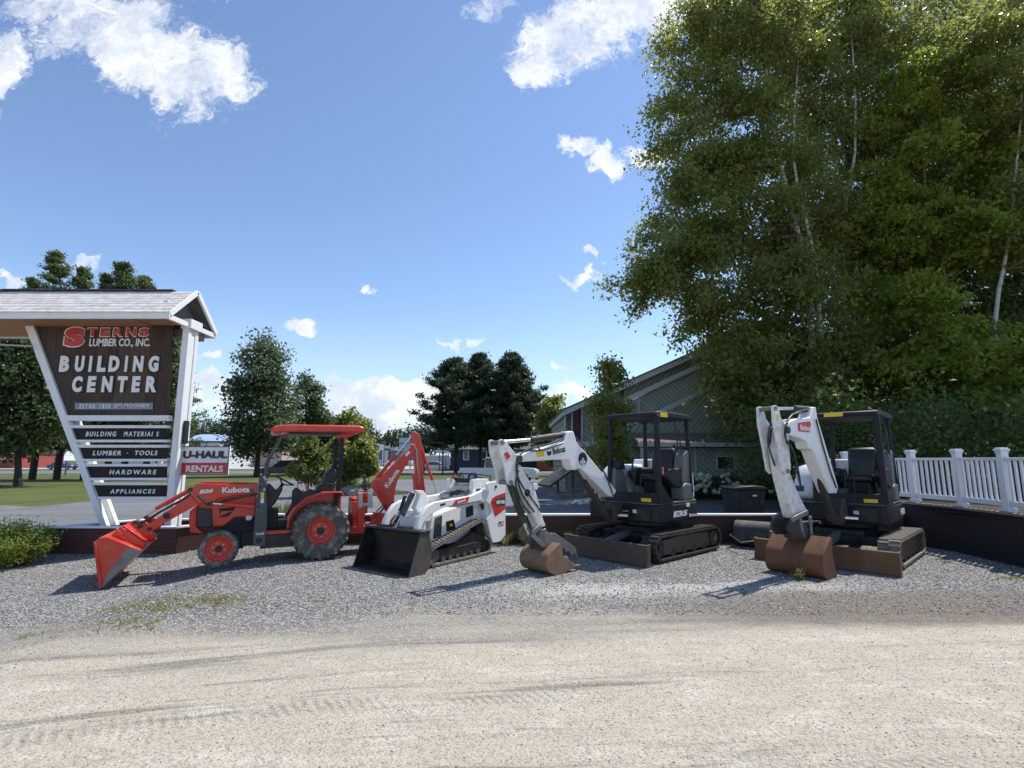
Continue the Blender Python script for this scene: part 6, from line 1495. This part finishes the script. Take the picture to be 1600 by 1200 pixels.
# little roofed wooden display
gx, gy = at(900, 775, 22).x, 22.0
gz_ = thing('wooden_display', 'small weathered wooden deck shelter with a low slanted roof on white pebbles', 'shelter', (gx, gy, 0), .25)
MB().b2(-1.0, 1.3, -.7, .7, .22, .34).b2(-1.0, 1.3, -.68, -.60, .02, .22).build('deck', WOODG, gz_, .01)
MB().b2(-.95, 1.25, -.65, .65, .341, .36).build('deck_top', paint('pale_deck_boards', (.30, .31, .33), .8, dust=.4), gz_)
for x in (-.6, .1, .7, 1.2):
    for y in (-.6, .6): MB().b2(x-.05, x+.05, y-.05, y+.05, .36, 1.15 if x > -.3 else 1.0).build('post', WOODG, gz_)
MB().prism([(-1.45, .70), (-.35, 1.42), (-.32, 1.36), (-1.4, .60)], -.85, .85).prism([(-.35, 1.42), (.9, 1.02), (.88, .96), (-.32, 1.34)], -.85, .85).build('roof', paint('dark_shelter_roof', (.035, .033, .033), .85, dust=.4, sc=8), gz_)
MB().b2(.3, 1.3, -.66, -.62, .72, 1.02).b2(-.5, 1.2, -.66, -.63, .50, .55).build('railing', WOODG, gz_)
MB().bar((-1.4, -.8, .66), (-.85, -.8, .02), .06, .08).build('brace', WOODG, gz_)
setp(MB().sphere((at(915, 780, 21.2).x+.4, 21.4, -.05), (2.2, 1.0, .26), 30, 8, .03).build('pebble_bed', PEBB), kind='structure')
for i, (u, v, Y, s_) in enumerate([(548, 775, 25.5, .5), (520, 778, 25, .35), (590, 772, 25.5, .4), (452, 785, 14, .22), (436, 787, 14.2, .18), (425, 784, 14.5, .2)]):
    o = MB().sphere((at(u, v, Y).x, Y, s_*.35), (s_*1.3, s_, s_*.6), 12, 7, .12).build('rock', ROCK)
    setp(o, ['broad grey rock beside the conical shrub', 'grey rock left of the conical shrub', 'grey rock right of the conical shrub', 'pale rock seen right of the steering column', 'small rock beneath the steering wheel', 'small rock left of the steering column'][i], 'rock')
setp(MB().sphere((at(555, 770, 27).x, 27, -.1), (3.4, 1.6, .35), 24, 6, .05).build('garden_bed', SOIL), kind='structure')

# cars
def car(name, label, cat, x, y, rz, L, W, H_, mat, kind='suv', group=None):
    r = thing(name, label, cat, (x, y, 0), rz, group); h = L/2
    if kind == 'suv':
        body = [(-h, .35), (-h+.02, .85), (-h+.1, 1.0), (h-1.3, 1.02), (h-.15, .86), (h, .62), (h-.02, .32), (-h+.05, .28)]
        cab = [(-h+.12, .98), (-h+.45, H_-.03), (-h+1.0, H_), (.35, H_-.04), (h-1.25, 1.0)]
    elif kind == 'sedan':
        body = [(-h, .4), (-h+.05, .85), (-h+.8, .92), (h-1.3, .90), (h-.12, .72), (h, .5), (h-.02, .26), (-h+.05, .26)]
        cab = [(-h+.5, .90), (-h+1.25, H_-.02), (-.1, H_), (.4, H_-.04), (h-1.3, .88)]
    elif kind == 'pickup':
        body = [(-h, .45), (-h, 1.12), (-.95, 1.12), (-.95, 1.14), (h-1.35, 1.16), (h-.2, 1.08), (h, .85), (h, .45), (-h+.1, .42)]
        cab = [(-1.05, 1.12), (-.97, H_-.03), (-.8, H_), (.85, H_-.02), (1.55, 1.14)]
    else:
        body = [(-h, .4), (-h, 2.0), (-h+.2, H_), (h-1.2, H_), (h-.6, 1.25), (h-.05, 1.0), (h, .45)]; cab = None
    bo = MB().prism(body, -W/2, W/2).build('body', mat, r, .05)
    if cab:
        MB().prism(cab, -W/2+.12, W/2-.12).build('cabin', mat, r, .04)
        sx = [(x_+(.10 if i == 0 else -.10 if i == len(cab)-1 else 0), z-.07 if z > 1.2 else z+.03) for i, (x_, z) in enumerate(cab)]
        for s in (1, -1): MB().prism(sx, (W/2-.118)*s, (W/2-.112)*s).build('side_window', GLASS, r)
        c = cab[-1]; b_ = cab[-2]; MB().add([(c[0]+.015, -W/2+.2, c[1]+.03), (c[0]+.015, W/2-.2, c[1]+.03), (b_[0]+.03, W/2-.22, b_[1]-.06), (b_[0]+.03, -W/2+.22, b_[1]-.06)], [(0, 1, 2, 3)]).build('windscreen', GLASS, r)
        if kind == 'pickup': MB().b2(-h+.1, -1.1, -W/2+.1, W/2-.1, 1.0, 1.125).build('bed_liner', BLK, r)
    wr = .33 if kind == 'sedan' else .39
    for xw in (-h+.28*L*.62, h-.17*L):
        for s in (1, -1):
            w_ = MB().disc(xw, wr, wr, (W/2-.22)*s, (W/2+.01)*s, 22).build('wheel', TYRE, r, .02); MB().disc(xw, wr, wr*.6, (W/2+.011)*s, (W/2+.018)*s, 16).build('rim', GALV, w_)
    for s in (1, -1):
        MB().b2(h-.14, h+.006, (W/2-.42)*s, (W/2-.06)*s, .66 if kind != 'pickup' else .80, .80 if kind != 'pickup' else .98).build('headlight', LAMP, r, .02)
        MB().b2(-h-.005, -h+.05, (W/2-.25)*s, (W/2-.04)*s, .75, .95).build('tail_light', REDDEC, r)
    MB().b2(h-.1, h+.01, -W/2+.45, W/2-.45, .45, .74).build('grille', BLK, r)
    MB().b2(h-.1, h+.05, -W/2+.05, W/2-.05, .28, .44).build('bumper', BLK if kind != 'pickup' else CHAR, r, .03)
    return r
car('parked_suv', 'dark grey suv facing left on the lawn edge under the cottonwood', 'car', at(441, 740, 56).x, 56, math.radians(205), 4.7, 1.9, 1.72, CARDARK)
car('pickup_truck', 'silver and white pickup parked sideways between the loader and the first boom', 'pickup truck', at(781, 745, 39.5).x, 39.5, math.radians(-8), 5.8, 2.0, 1.92, paint('pale_silver_truck_paint', (.66, .68, .70), .3, dust=.05, coat=.5), 'pickup')
car('parked_car', 'white hatchback left of the navy building', 'car', at(682, 730, 86).x, 86, 0, 4.6, 1.8, 1.5, CARWHITE, 'sedan')
car('parked_van', 'white van behind the white hatchback', 'van', at(688, 722, 96).x, 96, 0, 6.0, 2.1, 2.6, CARWHITE, 'van')
car('parked_car', 'blue car across the highway seen left of the pylon', 'car', at(99, 724, 95).x, 95, 0, 4.5, 1.8, 1.45, CARBLUE, 'sedan')
for i, (u, m_) in enumerate([(583, CARDARK), (598, CARSILVER), (612, CARWHITE), (627, CARDARK), (641, CARSILVER)]):
    car('parked_car', ['dark car, leftmost of the far row by the grey store', 'silver car second in the far row by the grey store', 'white car in the middle of the far row by the grey store', 'dark car fourth in the far row by the grey store', 'silver car, rightmost of the far row by the grey store'][i], 'car', at(u, 712, 150).x, 150, 1.2+.2*i, 4.6, 1.9, 1.6, m_, 'suv', 'cars parked by the far store')
# far buildings
def shed(name, label, u0, u1, vt, vr, Y, D, wall, roof, wins=(), door=None, ridge=None, cat='building'):
    x0, x1 = at(u0, 720, Y).x, at(u1, 720, Y).x; ze_, zr_ = at((u0+u1)/2, vt, Y).z, at((u0+u1)/2, vr, Y).z
    r = thing(name, label, cat, ((x0+x1)/2, Y, 0))
    w = hang(r, MB().b2(x0, x1, Y, Y+D, -.1, ze_), 'wall', wall)
    if ridge == 'x':
        m = MB().add([(x0-.3, Y-.4, ze_), (x1+.3, Y-.4, ze_), (x1+.3, Y+D/2, zr_), (x0-.3, Y+D/2, zr_), (x0-.3, Y+D+.4, ze_), (x1+.3, Y+D+.4, ze_)], [(0, 1, 2, 3), (3, 2, 5, 4), (0, 3, 4), (1, 5, 2), (0, 4, 5, 1)])
    else:
        xm = (x0+x1)/2; m = MB().add([(x0-.4, Y-.4, ze_), (x1+.4, Y-.4, ze_), (xm, Y-.4, zr_), (x0-.4, Y+D, ze_), (x1+.4, Y+D, ze_), (xm, Y+D, zr_)], [(0, 1, 2), (3, 5, 4), (0, 2, 5, 3), (1, 4, 5, 2), (0, 3, 4, 1)])
    hang(r, m, 'roof', roof)
    hang(r, MB().b2(x0-.35, x1+.35, Y-.45, Y-.402, ze_-.22, ze_+.0), 'eave_trim', TRIM if wall != NAVY else DGREY)
    for (a_, b_, c_, d_) in wins:
        xa_, xb_, za_, zb_ = at(a_, c_, Y).x, at(b_, c_, Y).x, at(a_, d_, Y).z, at(a_, c_, Y).z
        f = hang(r, MB().b2(xa_, xb_, Y-.08, Y-.004, max(za_, .1), zb_), 'window', TRIM)
        hang(r, MB().b2(xa_+.12, xb_-.12, Y-.1, Y-.081, max(za_, .1)+.12, zb_-.12), 'pane', GLASS)
    return r
shed('navy_building', 'low navy building with white-framed windows behind the pines', 704, 905, 702, 690, 84, 12, NAVY, ROOFD, [(724, 733, 705, 719), (750, 761, 704.5, 718), (766, 774, 705, 719), (800, 812, 705, 719)], ridge='x')
shed('blue_roof_building', 'pale building with a bluish metal roof behind the hanging sign', 255, 342, 691, 674, 110, 26, SIDEW, ROOFB, [(305, 311, 695, 705), (318, 323, 695, 705)], ridge='x')
shed('pink_building', 'long low dull building right of the metal roofed one', 342, 440, 700, 694, 125, 14, paint('dusty_pink_wall', (.38, .28, .27), .8), ROOFD, [], ridge='x')
shed('grey_store', 'small grey-blue store with a low gable at the far parking lot', 566, 596, 700, 692, 170, 14, paint('grey_blue_wall', (.16, .20, .26), .7), ROOFD, [(572, 579, 703, 709), (583, 590, 703, 709)])
shed('long_store', 'long low dark-roofed store at the far parking lot', 596, 650, 703, 698, 180, 14, paint('taupe_wall', (.30, .28, .27), .8), ROOFD, [(602, 612, 705, 710), (622, 634, 705, 710)], ridge='x')
shed('red_building', 'red building at the far left edge', -60, 23, 708, 690, 110, 12, BRICKR, ROOFD, [(3, 9, 711, 718)], ridge='x')
shed('white_building', 'white building glimpsed between the slats of the pylon', 180, 252, 692, 682, 120, 14, SIDEW, ROOFB, [(200, 206, 697, 705), (222, 230, 697, 706)], ridge='x')
shed('brown_house', 'rust-red low building seen under the first boom', 840, 866, 712, 704, 80, 8, BRICKR, ROOFD, [], ridge='x')
# roadside signs, poles and wires
def board(name, label, u0, u1, v0, v1, Y, mat, posts=2):
    x0, x1 = at(u0, v0, Y).x, at(u1, v0, Y).x; z0, z1 = at(u0, v1, Y).z, at(u0, v0, Y).z
    r = thing(name, label, 'sign', ((x0+x1)/2, Y, 0)); hang(r, MB().b2(x0, x1, Y, Y+.15, z0, z1), 'sign_board', mat)
    zm = z0+(z1-z0)*.45; hang(r, MB().b2(x0-.05, x1+.05, Y-.03, Y-.002, zm, zm+.12), 'divider', DGREY)
    for k in range(posts):
        x = x0+(x1-x0)*(k+.5)/posts; hang(r, MB().b2(x-.07, x+.07, Y+.03, Y+.12, 0, z0), 'sign_post', DGREY)
board('roadside_sign', 'pale roadside board behind the backhoe boom', 624, 648, 684, 701, 95, BILL)
board('roadside_sign', 'small white roadside board above the far store', 593, 601, 697, 703, 140, TRIM, 1)
board('roadside_sign', 'tiny dark and white board left of the backhoe', 617, 621, 699, 703, 140, TRIM, 1)
board('roadside_sign', 'white two-panel board beside the navy building', 682, 702, 697, 708, 80, TRIM)
fr_ = thing('steel_frame', 'dark square steel arch near the pines', 'frame', (at(680, 730, 62).x, 62, 0))
a, b = at(665, 690.5, 62), at(692.5, 690.5, 62)
hang(fr_, MB().b2(b.x-.08, b.x+.08, 62, 62.16, 0, b.z).b2(a.x-.05, b.x-.081, 62, 62.16, b.z-.16, b.z).b2(a.x-.20, a.x-.051, 62, 62.16, 0, b.z+2.1), 'arch', GREASE)
poles = []
for i, (u, v, Y) in enumerate([(661, 681, 70), (601, 688, 130), (-40, 560, 75), (292, 640, 90), (560, 660, 110)]):
    t = at(u, v, Y); r = thing('utility_pole', ['thin grey pole just left of the pines', 'far wooden pole behind the store', 'wooden pole out at the left', 'wooden pole behind the hanging sign', 'wooden pole behind the round tree'][i], 'pole', (t.x, Y, 0)); poles.append(t)
    hang(r, MB().tube([(t.x, Y, 0), (t.x, Y, t.z)], [.14, .10], 10), 'shaft', POLE)
    if i > 1: hang(r, MB().b2(t.x-1.1, t.x+1.1, Y-.05, Y+.05, t.z-.6, t.z-.48), 'crossarm', POLE)
def wire(a, b, sag, label):
    pts = [a.lerp(b, t)-Vector((0, 0, sag*4*t*(1-t))) for t in [k/14 for k in range(15)]]
    setp(MB().tube(pts, .030, 4).build('power_line', HOSE), label, 'wire', 'power lines along the highway')
for i, dz in enumerate((0, 1.6, 3.0)):
    wire(poles[2]-Vector((0, 0, .5+dz)), poles[3]-Vector((0, 0, .5+dz*.6)), 1.2, 'sagging power line of the roadside span left of the hanging sign')
    wire(poles[3]-Vector((0, 0, .5+dz*.6)), poles[4]-Vector((0, 0, .5+dz*.6)), 1.4, 'sagging power line of the roadside span beyond the hanging sign')
for i, (u, Y) in enumerate([(104, 60)]):
    p = at(u, 726, Y); setp(MB().tube([(p.x, Y, 0), (p.x, Y, p.z+.4)], .09, 8).build('wooden_post', POLE), 'short dark post on the lawn left of the pylon', 'post')
